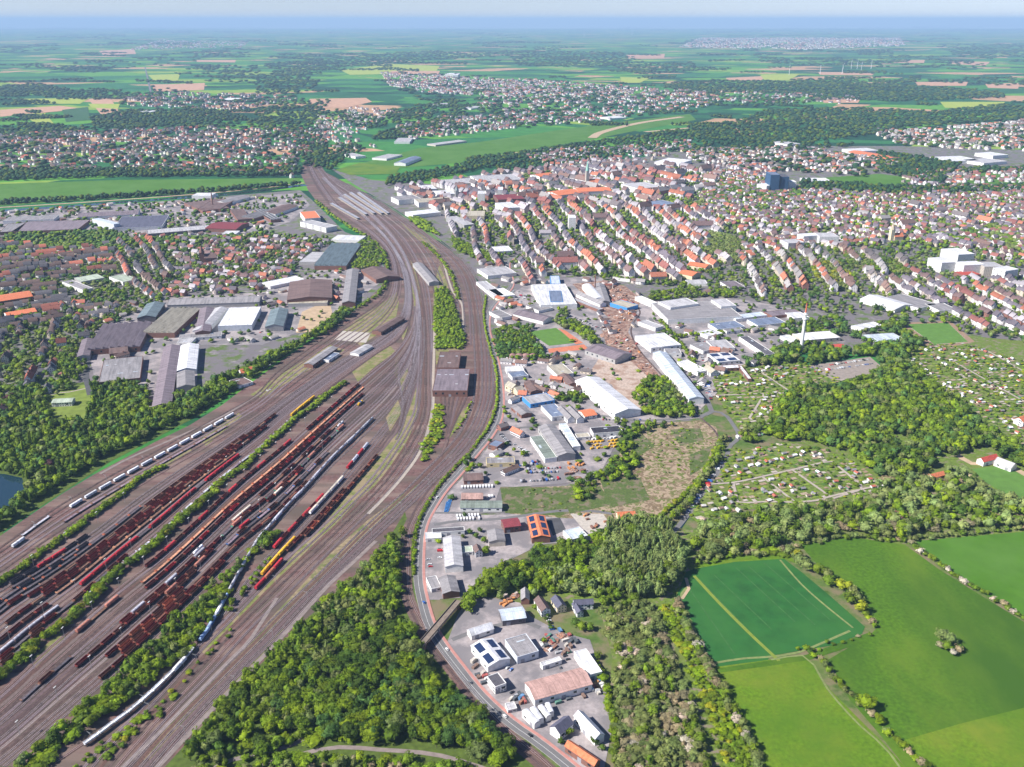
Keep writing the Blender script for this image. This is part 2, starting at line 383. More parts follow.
# farmland near the camera
poly('crop_field', [(686, 572), (700, 567), (735, 562), (784, 559), (800, 571), (830, 596), (865, 627), (862, 634), (835, 645), (770, 656), (768, 660), (709, 668), (690, 632), (674, 602), (680, 588)], .2, CROP)
poly('meadow', [(700, 645), (709, 668), (768, 660), (806, 655), (830, 690), (860, 720), (885, 745), (905, 767), (960, 860), (790, 860), (740, 760), (718, 710)], .16, GRASS2)
poly('meadow', [(800, 545), (850, 537), (905, 545), (940, 570), (980, 595), (1024, 622), (1200, 700), (1200, 860), (990, 860), (905, 767), (880, 735), (850, 700), (828, 660), (870, 635), (877, 628), (862, 610), (840, 585), (815, 562)], .15, GRASS)
poly('meadow', [(905, 740), (960, 724), (1024, 708), (1200, 665), (1200, 860), (985, 860), (935, 790)], .19, GRASS2)
poly('meadow', [(915, 541), (1024, 532), (1200, 528), (1200, 690), (1024, 617), (980, 592), (945, 568)], .17, GRASS3)
poly('grass_verge', [(694, 570), (700, 562), (740, 555), (786, 553), (800, 565), (784, 559), (735, 562), (700, 568)], .21, GRASS2)
poly('grass_verge', [(709, 670), (768, 661), (806, 655), (868, 633), (872, 640), (810, 660), (770, 666), (712, 674)], .22, GRASS)
poly('riding_ground', [(972, 469), (1000, 466), (1024, 474), (1100, 490), (1090, 512), (1024, 503), (1000, 491), (985, 482)], .2, PITCH_M)
ribbon('sand_track', [(955, 453), (970, 463), (985, 464), (1005, 463), (1022, 473), (1060, 492)], 9, .24, SAND)
ribbon('grass_track', [(694, 576), (720, 604), (750, 634), (779, 661)], 3.2, .26, mat('tramline_grass', (.17, .22, .03), .95, .1))
TL = mat('tramline_soil', (.17, .21, .07), .95, .2, .2); TL2 = mat('tramline_faint', (.04, .125, .03), .95, .2, .2)
ribbon('field_track', [(688, 586), (716, 590), (735, 610), (757, 655)][:1]+[(680, 600), (692, 625), (710, 664)], 2.6, .25, TL)
ribbon('field_track', [(682, 599), (690, 586), (686, 578)], 3, .27, SAND)
ribbon('field_track', [(711, 664), (740, 659), (768, 657), (800, 652), (850, 631)], 2.4, .25, TL)
ribbon('field_track', [(780, 560), (800, 583), (822, 603), (853, 628)], 2.0, .25, TL)
for a, b in (((700, 580), (757, 640)), ((714, 575), (772, 630)), ((736, 568), (795, 622)), ((748, 566), (815, 625)), ((764, 563), (830, 620)), ((690, 590), (735, 655))):
    ribbon('tractor_track', [a, b], 1.2, .24, TL2)
ribbon('farm_path', [(771, 660), (806, 657), (828, 690), (856, 722), (885, 748), (905, 775), (925, 800)], 1.8, .28, TL)
# other grounds
poly('scrubland', [(600, 480), (618, 458), (628, 432), (645, 424), (700, 421), (716, 427), (720, 441), (717, 456), (703, 476), (690, 492), (672, 508), (650, 522), (560, 518), (510, 514), (505, 488), (575, 486)], .2, SCRUB)
poly('scrubland', [(500, 487), (560, 488), (595, 484), (590, 508), (560, 516), (504, 513)], .22, SCRUBG)
PV = poly('yard_paving', [(503, 300), (530, 282), (600, 275), (640, 330), (655, 352), (690, 395), (700, 418), (640, 424), (618, 440), (598, 478), (560, 484), (500, 488), (492, 512), (445, 520), (440, 600), (424, 600), (419, 575), (423, 530), (445, 497), (478, 461), (501, 430), (503, 384), (494, 340)], .15, PAVE)
poly('yard_paving', [(440, 515), (500, 515), (560, 510), (596, 512), (613, 530), (590, 540), (540, 545), (490, 570), (460, 598), (425, 600), (420, 560), (425, 528)], .16, PAVE)
poly('yard_paving', [(458, 614), (468, 600), (486, 597), (520, 603), (530, 616), (560, 632), (590, 640), (607, 690), (612, 730), (604, 770), (570, 767), (515, 718), (472, 680), (447, 643)], .16, PAVE)
poly('yard_paving', [(640, 303), (715, 297), (745, 300), (800, 310), (800, 330), (775, 356), (730, 380), (700, 410), (660, 360), (632, 345), (632, 325)], .14, PAVE)
poly('yard_paving', [(96, 305), (170, 298), (265, 292), (340, 262), (384, 266), (380, 283), (345, 308), (300, 332), (262, 345), (200, 345), (196, 392), (150, 412), (95, 380), (85, 340)], .14, PAVE)
poly('yard_paving', [(0, 212), (140, 203), (300, 193), (310, 205), (290, 222), (250, 235), (140, 238), (110, 228), (0, 236)], .14, PAVE)
poly('scrapyard_ground', [(572, 284), (600, 281), (625, 286), (641, 299), (634, 318), (628, 332), (640, 352), (662, 378), (655, 384), (632, 362), (606, 345), (602, 330), (612, 322), (596, 305), (585, 296)], .2, mat('scrapyard_ground', (.26, .15, .11), .95, .35, .4, extra=two_tone((.4, .3, .24), .07, .45, .58, c3=(.16, .09, .07), scale3=.15)))
poly('dirt_yard', [(605, 350), (625, 352), (650, 378), (640, 398), (655, 405), (650, 412), (622, 412), (612, 385), (590, 372)], .19, mat('dry_dirt', (.42, .33, .27), .95, .25, .3, extra=two_tone((.3, .2, .15), .05, .48, .6)))
for v_ in ([(612, 440), (640, 432), (655, 446), (630, 462)], [(600, 480), (640, 478), (650, 500), (610, 508)], [(670, 430), (700, 428), (704, 440), (680, 446)], [(560, 494), (600, 486), (612, 505), (570, 514)], [(690, 455), (712, 446), (706, 466), (690, 476)]):
    poly('scrub_patch', v_, .24, SCRUBG)
poly('dark_yard', [(546, 519), (560, 518), (566, 530), (553, 536)], .2, ASPHD); poly('sand_yard', [(570, 514), (603, 514), (610, 524), (592, 536), (582, 528)], .2, TERR)
poly('dirt_yard', [(318, 305), (330, 303), (334, 320), (312, 332), (296, 333), (302, 312)], .2, SAND)
poly('concrete_apron', [(343, 331), (371, 333), (366, 343), (334, 340)], .2, TERR)
poly('grass_patch', [(62, 239), (100, 234), (104, 243), (65, 248), (40, 244)], .2, PITCH_M)
poly('football_pitch', [(528, 332), (556, 328), (576, 343), (549, 346)], .25, PITCH_M, mark=True)
poly('clay_court', [(558, 328.5), (566, 331), (583, 343), (576, 344.5)], .25, CLAY, mark=True); poly('clay_court', [(548, 349), (584, 344.6), (589, 349.5), (549, 353)], .25, CLAY, mark=True)
poly('running_track', [(900, 323), (950, 321), (975, 342), (950, 347), (928, 347)], .2, mat('cinder_track', (.27, .18, .12), .9, .1))
poly('football_pitch', [(906, 324.5), (948, 323), (968, 342), (934, 344.5)], .3, PITCH_M, mark=True)
poly('car_park', [(806, 366), (870, 357), (888, 372), (835, 381)], .2, mat('gravel_car_park', (.26, .22, .19), .9, .15, .2))
ribbon('white_touchline', [(906, 324.5), (948, 323), (968, 342), (934, 344.5), (906, 324.5)], .5, .36, PAINT, smooth=False)
ribbon('white_touchline', [(529, 332), (555.5, 328.6), (575, 342.7), (549, 345.5), (529, 332)], .4, .31, PAINT, smooth=False)
GA = [[(712, 380), (745, 364), (795, 360), (835, 374), (850, 384), (800, 386), (780, 402), (765, 436), (738, 428), (722, 405)],
      [(728, 448), (745, 450), (792, 442), (842, 455), (880, 480), (878, 492), (840, 502), (800, 508), (735, 510), (700, 525), (688, 515), (715, 478)],
      [(905, 347), (960, 343), (1024, 360), (1150, 385), (1150, 480), (1024, 447), (985, 423), (950, 396), (922, 376)]]
poly('garden_ground', [(890, 330), (960, 335), (1060, 345), (1400, 360), (1400, 420), (1024, 368), (905, 352)], .12, GARD)
for g_ in GA: poly('allotment_ground', g_, .17, GARD)
for p_ in ([(708, 485), (736, 483), (763, 477), (794, 470), (831, 461), (865, 489), (833, 499)], [(733, 483), (738, 504), (768, 502), (796, 503), (818, 501), (830, 497), (865, 489), (880, 486)],
           [(763, 478), (794, 502)], [(793, 471), (830, 497)], [(714, 396), (765, 394), (749, 419)], [(757, 370), (790, 392)], [(985, 350), (1024, 372)], [(950, 360), (1024, 402)]):
    ribbon('garden_path', p_, 3.2, .95, PALE, smooth=False, mark=1)
GBV = []; GBC = []
for g_ in GA:
    pw = W2(g_); xs = [q[0] for q in pw]; ys = [q[1] for q in pw]; x = min(xs)
    while x < max(xs):
        y = min(ys)
        while y < max(ys):
            a_, b_ = x+RNG.uniform(-1, 1), y+RNG.uniform(-1, 1)
            if inside((a_, b_), pw) and RNG.random() < .72:
                GBV.append((a_, b_, .82, .35, RNG.uniform(4, 9), RNG.uniform(3, 6), 1)); GBC.append((RNG.choice(((.17, .24, .03), (.12, .2, .02), (.07, .14, .02), (.28, .2, .13), (.33, .26, .18), (.2, .24, .05), (.4, .35, .3))),))
            y += 7.5
        x += 10
me = batch('garden_beds', [([(-.5, -.5, 0), (.5, -.5, 0), (.5, .5, .02), (-.5, .5, .02)], [(0, 1, 2, 3)], [0], [1])], ([GBV], [GBC]), [mat('bed_soil_and_greens', 'attr', .95, .3, .8)])
tag(topobj('garden_beds', me), 'small beds and lawns patterning the allotment gardens', 'garden beds', kind='stuff')
poly('lake_water', [(-80, 472), (4, 474), (22, 478), (25, 488), (14, 506), (-80, 545)], .2, WATER)
poly('lawn', [(46, 390), (92, 384), (94, 402), (84, 424), (50, 425), (46, 405)], .2, mat('lawn_grass', (.15, .2, .03), .95, .2, .1))
ribbon('lawn_path', [(45, 400), (52, 394), (70, 392), (92, 387)], 3, .26, PALE)
# fields, canal and airfield beyond the town
poly('meadow', [(-200, 188), (0, 184), (120, 180), (300, 178), (296, 187), (200, 193), (0, 206), (-200, 212)], .3, GRASS3)
ribbon('canal', [(-200, 222), (0, 211), (140, 201), (240, 193), (306, 185)], 30, .35, CANALW, step=60)
ribbon('towpath', [(-200, 216), (0, 207.5), (140, 198.5), (240, 190.5), (304, 183)], 12, .4, SAND, step=60)
poly('airfield_grass', [(352, 166), (420, 148), (480, 142), (560, 130), (620, 122), (690, 114), (696, 120), (640, 130), (600, 138), (520, 152), (470, 162), (400, 168)], .5, GRASS3)
ribbon('sand_strip', [(470, 163), (505, 155), (545, 149), (575, 145)], 26, .9, SAND, step=60)
ribbon('sand_strip', [(592, 138), (603, 132), (640, 123), (682, 117)], 42, .9, SAND, step=60)
ribbon('sand_strip', [(645, 132), (690, 128), (700, 127)], 30, .9, SAND, step=60)
poly('pale_field', [(335, 170), (360, 163), (400, 167), (396, 174), (350, 175)], .8, GRASS2)
poly('meadow', [(820, 178), (880, 174), (912, 178), (905, 190), (850, 186)], .6, GRASS3)
poly('meadow', [(930, 172), (1024, 170), (1200, 170), (1200, 186), (1024, 186), (960, 183)], .6, GRASS3)
for nm, m_, pts in (('ploughed_field', PLOUGH, [(88, 99), (110, 98), (123, 117), (103, 117)]), ('ploughed_field', PLOUGH, [(0, 110), (60, 106), (85, 109), (0, 117)]),
        ('pale_field', YELLOWF, [(20, 99), (90, 98), (80, 104), (30, 104)]), ('crop_field', DGREENF, [(62, 110), (88, 107), (90, 120), (66, 122)]), ('pale_field', YELLOWF, [(22, 114), (45, 113), (54, 124), (36, 124)]),
        ('pale_field', YELLOWF, [(88, 104), (120, 104), (118, 109), (92, 108)]), ('ploughed_field', PLOUGH, [(152, 85), (205, 83), (204, 90), (154, 92)]), ('pale_field', YELLOWF, [(148, 75), (180, 74), (178, 81), (154, 81)]),
        ('ploughed_field', PLOUGH, [(99, 51), (134, 49), (136, 54), (103, 55)]), ('ploughed_field', PLOUGH, [(195, 60), (236, 60), (235, 62.5), (197, 62)]), ('ploughed_field', PLOUGH, [(310, 99), (366, 98), (372, 102), (345, 108), (305, 108)]),
        ('pale_field', YELLOWF, [(340, 70), (390, 64), (440, 66), (435, 73), (350, 75)]), ('ploughed_field', PLOUGH, [(390, 71), (440, 71), (438, 75), (395, 75)]), ('ploughed_field', PLOUGH, [(626, 55), (665, 54), (664, 58), (628, 58)]),
        ('ploughed_field', PLOUGH, [(726, 78), (768, 76), (760, 81), (728, 81)]), ('ploughed_field', PLOUGH, [(848, 83), (890, 82), (888, 87), (852, 87)]), ('ploughed_field', PLOUGH, [(915, 82), (968, 82), (966, 86), (918, 86)]),
        ('ploughed_field', PLOUGH, [(818, 72), (875, 73), (872, 75.5), (820, 75)]), ('ploughed_field', PLOUGH, [(950, 61), (990, 62), (985, 66), (952, 64)]), ('ploughed_field', PLOUGH, [(892, 60), (925, 60), (924, 63), (894, 63)]),
        ('pale_field', YELLOWF, [(940, 102), (1005, 102), (1000, 109), (945, 108)]), ('ploughed_field', PLOUGH, [(985, 84), (1020, 83), (1018, 89), (988, 88)]), ('pale_field', YELLOWF, [(620, 77), (650, 78), (640, 83), (622, 83)]),
        ('ploughed_field', PLOUGH, [(820, 99), (860, 100), (858, 103), (824, 103)]), ('ploughed_field', PLOUGH, [(730, 128), (768, 130), (760, 136), (732, 134)]), ('pale_field', YELLOWF, [(760, 75), (800, 74), (790, 80), (765, 81)])):
    poly(nm, pts, 1.2, m_)
ribbon('country_road', [(145, 67), (148, 80), (152, 98)], 14, 1.6, ASPH)
# roads near the camera: carriageway, kerbs, red cycleway, lane line
RD = [(560, 232), (530, 250), (508, 262), (511, 285), (498, 299), (488, 314), (487, 332), (493, 352), (499, 384), (499, 414), (490, 434), (474, 454), (457, 474), (442, 491), (429, 511), (422, 526), (419, 544), (418, 576), (421, 597), (429, 625), (442, 647), (457, 667), (477, 692), (497, 712), (515, 727), (534, 740), (556, 757), (590, 785)]
ribbon('main_road', RD, 0, .3, [ASPH, KERB, PINK, PAINT], step=12, mark=5, lanes=[(-4, 4, 0, 0), (-4.3, -4, .12, 1), (4, 4.3, .12, 1), (4.3, 7, .1, 2), (-.1, .1, .02, 3)])
ribbon('track_bed', [(486, 420), (465, 451), (448, 469), (433, 488), (420, 505), (409, 527), (405.5, 548), (405.5, 580), (409, 601), (419, 623), (434, 648), (454, 672), (473, 697), (493, 720), (514, 741), (536, 759), (562, 783)], 12, .21, RAILG, mark=6)
ribbon('side_road', [(499, 430), (520, 428), (560, 424), (600, 416), (640, 421), (700, 416), (712, 412)], 6, .32, ASPH, mark=3)
ribbon('side_road', [(712, 412), (705, 395), (697, 376), (680, 356), (668, 345), (650, 318)], 7, .3, ASPH, mark=3)
ribbon('side_road', [(700, 418), (712, 411), (725, 415), (733, 425), (738, 433), (737, 440), (729, 447), (727, 456), (720, 469), (708, 486), (698, 500), (686, 517), (672, 534)], 5.5, .31, ASPH, mark=3)
ribbon('side_road', [(434, 525), (460, 521), (500, 519), (560, 511), (600, 512), (612, 514)], 5, .3, ASPH, mark=3)
ribbon('side_road', [(435, 513), (470, 513), (505, 512)], 4, .29, ASPH, mark=2)
ribbon('side_road', [(452, 640), (480, 630), (520, 622), (540, 628)], 5, .3, ASPH)
ribbon('ditch_water', [(722, 468), (708, 487), (695, 506), (680, 528)], 3.5, .27, WATER)
ribbon('street', [(-20, 300), (30, 330), (50, 345), (38, 375), (30, 400)], 8, .25, ASPHD, mark=3)
ribbon('street', [(35, 250), (50, 275), (72, 305), (90, 330), (92, 345), (86, 372), (90, 395)], 8, .25, ASPHD, mark=3)
ribbon('street', [(110, 240), (135, 262), (155, 285), (165, 300), (160, 330), (150, 380)], 9, .25, ASPH, mark=3)
ribbon('forest_path', [(180, 800), (215, 767), (250, 756), (285, 748), (320, 731), (350, 720)], 4, .3, GRAVEL, mark=3)
ribbon('forest_path', [(230, 775), (270, 763), (331, 748), (381, 750), (431, 754), (470, 764), (500, 775)], 4, .3, GRAVEL, mark=3)
# grass and paths inside the rail land
poly('rail_verge', [(408, 392), (418, 386), (417, 412), (411, 432), (403, 451), (392, 465), (376, 485), (357, 501), (335, 525), (318, 540), (294, 564), (259, 600), (230, 630), (205, 655), (200, 650), (222, 631), (255, 597), (280, 571), (302, 545), (327, 521), (354, 488), (368, 462), (380, 452), (398, 433), (406, 418)], .2, DRYG, mark=True)
poly('rail_verge', [(417, 485), (424, 481), (396, 506), (376, 526), (348, 551), (321, 578), (280, 622), (249, 654), (222, 684), (185, 720), (150, 760), (140, 760), (180, 712), (217, 676), (247, 648), (263, 627), (299, 588), (331, 553), (368, 520), (395, 500)], .2, DRYB, mark=True)
poly('rail_verge', [(397, 292), (384, 302), (361, 317), (341, 332), (361, 346), (378, 334), (396, 318), (399, 302)], .19, DRYG)
poly('rail_verge', [(402, 250), (414, 265), (420, 290), (421, 330), (419, 368), (414, 345), (414, 300), (408, 275)], .2, DRYG)
poly('rail_verge', [(433, 290), (440, 262), (450, 285), (460, 325), (464, 350), (450, 350), (436, 365)], .19, DRYG)
poly('rail_verge', [(280, 631), (284, 629), (230, 693), (170, 755), (160, 760), (225, 690)], .2, DRYG)
poly('rail_verge', [(470, 404), (466, 418), (452, 435), (448, 440), (452, 425), (462, 412)], .2, DRYG)
poly('rail_verge', [(250, 395), (285, 372), (330, 345), (345, 350), (300, 375), (262, 398)], .19, DRYG)
for v_ in ([(352, 372), (372, 356), (390, 346), (396, 352), (376, 366), (358, 382)], [(396, 352), (404, 346), (408, 372), (402, 392), (394, 380)], [(404, 300), (409, 330), (404, 345), (400, 330)], [(386, 418), (398, 400), (402, 412), (390, 432)], [(445, 300), (456, 318), (462, 346), (455, 350), (447, 330)], [(372, 236), (390, 250), (398, 262), (392, 262), (380, 248)], [(400, 222), (424, 236), (440, 250), (432, 250), (414, 236)], [(100, 500), (150, 470), (190, 447), (192, 451), (150, 478), (104, 508)], [(200, 440), (238, 412), (242, 416), (206, 446)], [(30, 660), (60, 632), (66, 636), (36, 668)], [(110, 690), (165, 640), (170, 645), (116, 698)]):
    poly('rail_verge', v_, .2, DRYG)
ribbon('service_path', [(435, 300), (434, 350), (433, 384), (433, 405), (429, 427), (420, 452), (405, 474), (385, 497), (368, 514)], 4, .25, PALE)
ribbon('service_path', [(376, 541), (357, 559), (325, 589), (280, 639), (227, 694), (190, 733), (150, 775), (110, 815)], 4.5, .25, GRAVEL)
ribbon('service_path', [(277, 598), (250, 640), (236, 654), (197, 694), (160, 732), (120, 770)], 3.5, .24, GRAVEL)
ribbon('service_path', [(444, 265), (452, 290), (462, 305), (463, 330)], 4, .25, PALE)
ribbon('service_path', [(262, 392), (225, 415), (180, 436), (130, 458), (100, 474)], 4, .25, GRAVEL)
# ---------------------------------------------------------------- tracks
BAL = mat('track_ballast', (.06, .038, .036), .95, .3, .6, extra=two_tone((.125, .088, .08), .25, .42, .6))
BALP = mat('pale_track_ballast', (.2, .155, .14), .95, .25, .6)
BALS = [BAL, BAL, mat('lilac_track_ballast', (.15, .105, .11), .95, .3, .6), mat('worn_track_ballast', (.095, .062, .06), .95, .3, .6), mat('rusty_track_ballast', (.13, .07, .055), .95, .3, .6)]
RAIL = mat('rail_steel', (.5, .44, .45), .4, .2, .5, metal=.3)
RAILR = mat('rusty_rail_steel', (.2, .13, .11), .6, .2, .5, metal=.2)
BUND = {}
def track(pts, pale=False, rust=False, step=22):
    me = ribbon_mesh('railway_track', pts, 0, .16, [BALP if pale else RNG.choice(BALS), RAILR if rust else RAIL], 2,
                     lanes=[(-1.45, 1.45, .06, 0), (-.84, -.62, .34, 1), (.62, .84, .34, 1)])
    return tag(topobj('railway_track', me), kind='structure')
def bundle(key, A, B, n, pale=(), rust=()):
    a = resample(W(A), 10); N = 160
    def even(Q):
        q = resample(W(Q), 4); return [q[int(round(i*(len(q)-1)/N))] for i in range(N+1)]
    a, b = even(A), even(B); out = []
    for k in range(n):
        t = k/(n-1) if n > 1 else .5
        pts = [p.lerp(q, t) for p, q in zip(a, b)]; pts = resample(pts, 14); out.append(pts); track(pts, k in pale, k in rust or RNG.random() < .3)
    BUND[key] = out
bundle('outer', [(-60, 584), (0, 548), (50, 512), (100, 482), (160, 449), (225, 413), (256, 395), (281, 369), (331, 334), (376, 305), (388, 287), (389, 262), (381, 245), (363, 230), (338, 213), (322, 195), (309, 172), (306, 158), (312, 146)],
       [(-60, 618), (0, 577), (50, 543), (100, 510), (160, 474), (225, 436), (262, 412), (295, 388), (345, 352), (385, 320), (400, 292), (398, 264), (388, 245), (370, 228), (345, 210), (329, 192), (316, 172), (311, 158), (317, 146)], 7, rust=(0, 5))
bundle('upper', [(-60, 640), (0, 592), (35, 571), (75, 545), (110, 520), (140, 497), (180, 470), (225, 441), (262, 415), (300, 388), (345, 358), (376, 340), (397, 322), (405, 300), (403, 275), (396, 255), (383, 236), (360, 214), (340, 196), (322, 178)],
       [(-60, 712), (0, 668), (40, 634), (80, 603), (120, 567), (160, 534), (200, 497), (232, 470), (265, 444), (298, 413), (335, 384), (372, 357), (400, 337), (411, 312), (410, 280), (401, 258), (386, 236), (364, 214), (343, 195), (325, 177)], 14)
bundle('lower', [(-60, 740), (0, 694), (40, 657), (80, 622), (120, 588), (160, 557), (200, 521), (240, 484), (280, 451), (320, 416), (352, 388), (374, 370), (397, 350), (413, 325), (416, 295), (409, 270), (401, 250), (386, 230), (366, 212), (346, 195)],
       [(-60, 815), (0, 770), (40, 737), (80, 703), (130, 660), (170, 622), (205, 588), (240, 553), (275, 525), (300, 500), (330, 468), (356, 443), (384, 416), (402, 393), (412, 370), (418, 340), (420, 310), (413, 275), (404, 252), (389, 230), (371, 212)], 17, pale=(3, 12))
bundle('edge', [(222, 616), (240, 590), (262, 563), (290, 532), (320, 500), (347, 470), (372, 440), (396, 410), (408, 388), (416, 360), (420, 330)],
       [(238, 608), (262, 584), (290, 553), (318, 524), (345, 494), (372, 463), (392, 438), (405, 417), (413, 395), (421, 365), (422, 330)], 6)
bundle('main_left', [(60, 800), (80, 772), (100, 750), (150, 700), (190, 655), (225, 620), (258, 585), (290, 556), (318, 531), (345, 505), (370, 480), (390, 453), (405, 430), (415, 408), (418, 380), (419, 350), (418, 310), (410, 275), (401, 252), (385, 230), (363, 210), (343, 194), (325, 178), (312, 160)],
       [(100, 800), (125, 767), (170, 715), (215, 668), (255, 624), (290, 591), (322, 559), (350, 531), (376, 505), (398, 480), (415, 455), (428, 430), (432, 408), (431, 380), (431, 350), (429, 320), (424, 285), (417, 262), (407, 245), (391, 225), (373, 208), (353, 194), (331, 178), (315, 160)], 6)
bundle('main_right', [(90, 810), (130, 767), (165, 728), (205, 688), (245, 648), (270, 622), (305, 588), (330, 563), (352, 540), (377, 516), (402, 494), (422, 474), (440, 456), (459, 434), (471, 409), (475, 384), (474, 342), (470, 300), (464, 277), (451, 259), (431, 243), (405, 225), (375, 206), (347, 191), (327, 177)],
       [(140, 790), (160, 763), (190, 728), (225, 690), (262, 652), (285, 630), (320, 592), (342, 570), (366, 546), (390, 524), (416, 500), (440, 476), (460, 457), (478, 434), (489, 409), (493, 384), (491, 342), (485, 300), (477, 277), (462, 258), (441, 240), (415, 222), (385, 203), (353, 188), (330, 176)], 6)
bundle('station', [(331, 184), (362, 204), (394, 228), (413, 252), (426, 282), (431, 312), (432, 352)], [(347, 183), (383, 203), (418, 227), (440, 247), (458, 270), (468, 300), (471, 345)], 8, pale=(2,))
bundle('single', [(496, 384), (493, 402), (488, 413), (481, 431), (463, 451), (446, 468), (431, 487), (418, 505), (408, 526), (404, 548), (404, 580), (407, 601), (417, 623), (432, 648), (452, 673), (472, 698), (491, 721), (512, 742), (534, 760), (560, 785)],
       [(499, 384), (496, 403), (491, 414), (484, 432), (467, 452), (450, 469), (435, 488), (422, 506), (411, 527), (408, 548), (408, 580), (411, 600), (422, 622), (437, 647), (456, 671), (476, 695), (495, 718), (517, 739), (539, 757), (565, 781)], 2)
bundle('curve', [(410, 300), (409, 325), (402, 345), (392, 365), (398, 385), (402, 400), (401, 420)], [(424, 320), (424, 350), (420, 372), (412, 390), (408, 405), (403, 425), (396, 440)], 4, rust=(0, 2))
for k in range(7):
    x = 440+k*4.8; pts = resample(W([(x, 392), (446+(x-446)*.55, 415), (448, 438), (441, 457)]), 12); track(pts, rust=True)
SP_T = resample(W([(610, 285), (630, 300), (640, 312), (634, 322), (631, 332), (636, 345), (644, 356), (655, 368), (668, 382), (684, 400), (702, 419), (714, 430), (719, 441), (716, 455), (704, 471), (697, 481), (672, 506), (658, 520), (634, 533), (594, 542), (565, 549), (530, 562), (495, 580), (476, 594), (460, 604), (440, 627), (421, 650), (405, 668)]), 14)
track(SP_T, rust=True)
track(resample(W([(406, 131), (430, 124), (456, 116)]), 60), rust=True)

# ---------------------------------------------------------------- wagons
PAINTO = mat('wagon_paint', 'obj', .7, .42, .45, spec=.3)
DARKM = mat('dark_underframe', (.05, .042, .04), .8, .2, 1)
WHEELM = mat('wheel_steel', (.12, .1, .09), .5, .1, 1, metal=.5)
GLASS = mat('dark_glass', (.02, .03, .04), .15, 0, spec=.6)
INNER = mat('wagon_interior', (.12, .05, .035), .9, .3, .5)
def bogie():
    mb = MB()
    for x in (-.95, .95):
        for y in (-.75, .75): mb.tube((x, y-.07, .46), (x, y+.07, .46), .46, .46, 10, 0)
    mb.box(-1.5, 1.5, -1.0, -.86, .35, .8, 1); mb.box(-1.5, 1.5, .86, 1.0, .35, .8, 1); mb.box(-.3, .3, -.9, .9, .5, .85, 1)
    return mb.mesh('bogie', [WHEELM, DARKM])
BOG = bogie()
def underframe(L):
    mb = MB(); mb.box(-L/2, L/2, -1.2, -.95, .95, 1.15); mb.box(-L/2, L/2, .95, 1.2, .95, 1.15); mb.box(-L/2, L/2, -.2, .2, .9, 1.15)
    for s in (-1, 1):
        mb.box(s*L/2-.1, s*L/2+.1, -1.25, 1.25, .9, 1.2)
        for y in (-.85, .85): mb.tube((s*L/2, y, 1.05), (s*(L/2+.45), y, 1.05), .2, .24, 8)
    return mb.mesh('underframe', [DARKM])
def open_body(L, hh=3.1):
    mb = MB(); h = L/2-.15; t = .1
    mb.box(-h, h, -1.4, 1.4, 1.15, 1.3, 0, top=1)
    mb.box(-h, h, -1.45, -1.45+t, 1.2, hh); mb.box(-h, h, 1.45-t, 1.45, 1.2, hh)
    mb.box(-h-.01, -h+t, -1.35, 1.35, 1.2, hh); mb.box(h-t, h+.01, -1.35, 1.35, 1.2, hh)
    for k in range(9):
        x = -h+.3+k*(2*h-.6)/8
        for s in (-1, 1): mb.box(x-.08, x+.08, s*1.53-.06, s*1.53+.06, 1.2, hh)
    mb.box(-h-.05, h+.05, -1.52, -1.36, hh, hh+.1); mb.box(-h-.05, h+.05, 1.36, 1.52, hh, hh+.1)
    return mb.mesh('body', [PAINTO, INNER])
def covered_body(L, hh=3.2):
    mb = MB(); h = L/2-.2; mb.box(-h, h, -1.42, 1.42, 1.15, hh)
    for k in range(5):
        x = -h+k*2*h/4
        for s in (-1, 1): mb.box(x-.06, x+.06, s*1.47-.05, s*1.47+.05, 1.2, hh)
    return mb.mesh('body', [PAINTO])
def covered_roof(L, hh=3.2):
    h = L/2-.15; mb = MB(); prof = [(1.5*math.cos(math.pi*i/8), hh+.85*math.sin(math.pi*i/8)) for i in range(9)]
    mb.prism(prof, -h, h); return mb.mesh('roof', [PAINTO])
def hopper_body(L):
    mb = MB(); h = L/2-.3
    mb.prism([(-1.4, 3.4), (-1.4, 2.1), (-.5, 1.2), (.5, 1.2), (1.4, 2.1), (1.4, 3.4), (1.25, 3.4), (1.25, 2.9), (-1.25, 2.9), (-1.25, 3.4)], -h, h)
    mb.box(-h-.02, -h+.1, -1.4, 1.4, 2.1, 3.5); mb.box(h-.1, h+.02, -1.4, 1.4, 2.1, 3.5)
    return mb.mesh('body', [PAINTO])
def tank_body(L):
    mb = MB(); h = L/2-.5; mb.tube((-h, 0, 2.65), (h, 0, 2.65), 1.4, 1.4, 16); mb.tube((-h-.4, 0, 2.65), (-h, 0, 2.65), .7, 1.4, 16); mb.tube((h, 0, 2.65), (h+.4, 0, 2.65), 1.4, .7, 16)
    for k in (-1, 1): mb.box(k*h*.6-.2, k*h*.6+.2, -1.1, 1.1, 1.15, 1.9)
    return mb.mesh('tank', [PAINTO])
def tank_top(L):
    mb = MB(); mb.tube((0, 0, 3.9), (0, 0, 4.3), .4, .4, 10); mb.box(-2, 2, -.35, .35, 4.08, 4.14); return mb.mesh('walkway', [DARKM])
def flat_deck(L):
    mb = MB(); h = L/2-.1; mb.box(-h, h, -1.4, 1.4, 1.15, 1.32, 0)
    return mb.mesh('deck', [PAINTO])
def end_wall(L):
    mb = MB(); mb.box(-.08, .08, -1.4, 1.4, 1.32, 2.7); return mb.mesh('end_wall', [PAINTO])
def loco_body(L):
    mb = MB(); h = L/2-.3
    mb.box(-h, h, -1.3, 1.3, 1.1, 2.6); mb.box(-h+.2, -1.2, -1.05, 1.05, 2.6, 3.5); mb.box(1.6, h-.2, -1.05, 1.05, 2.6, 3.5); mb.box(-h, h, -1.45, 1.45, 1.0, 1.15)
    return mb.mesh('body', [PAINTO])
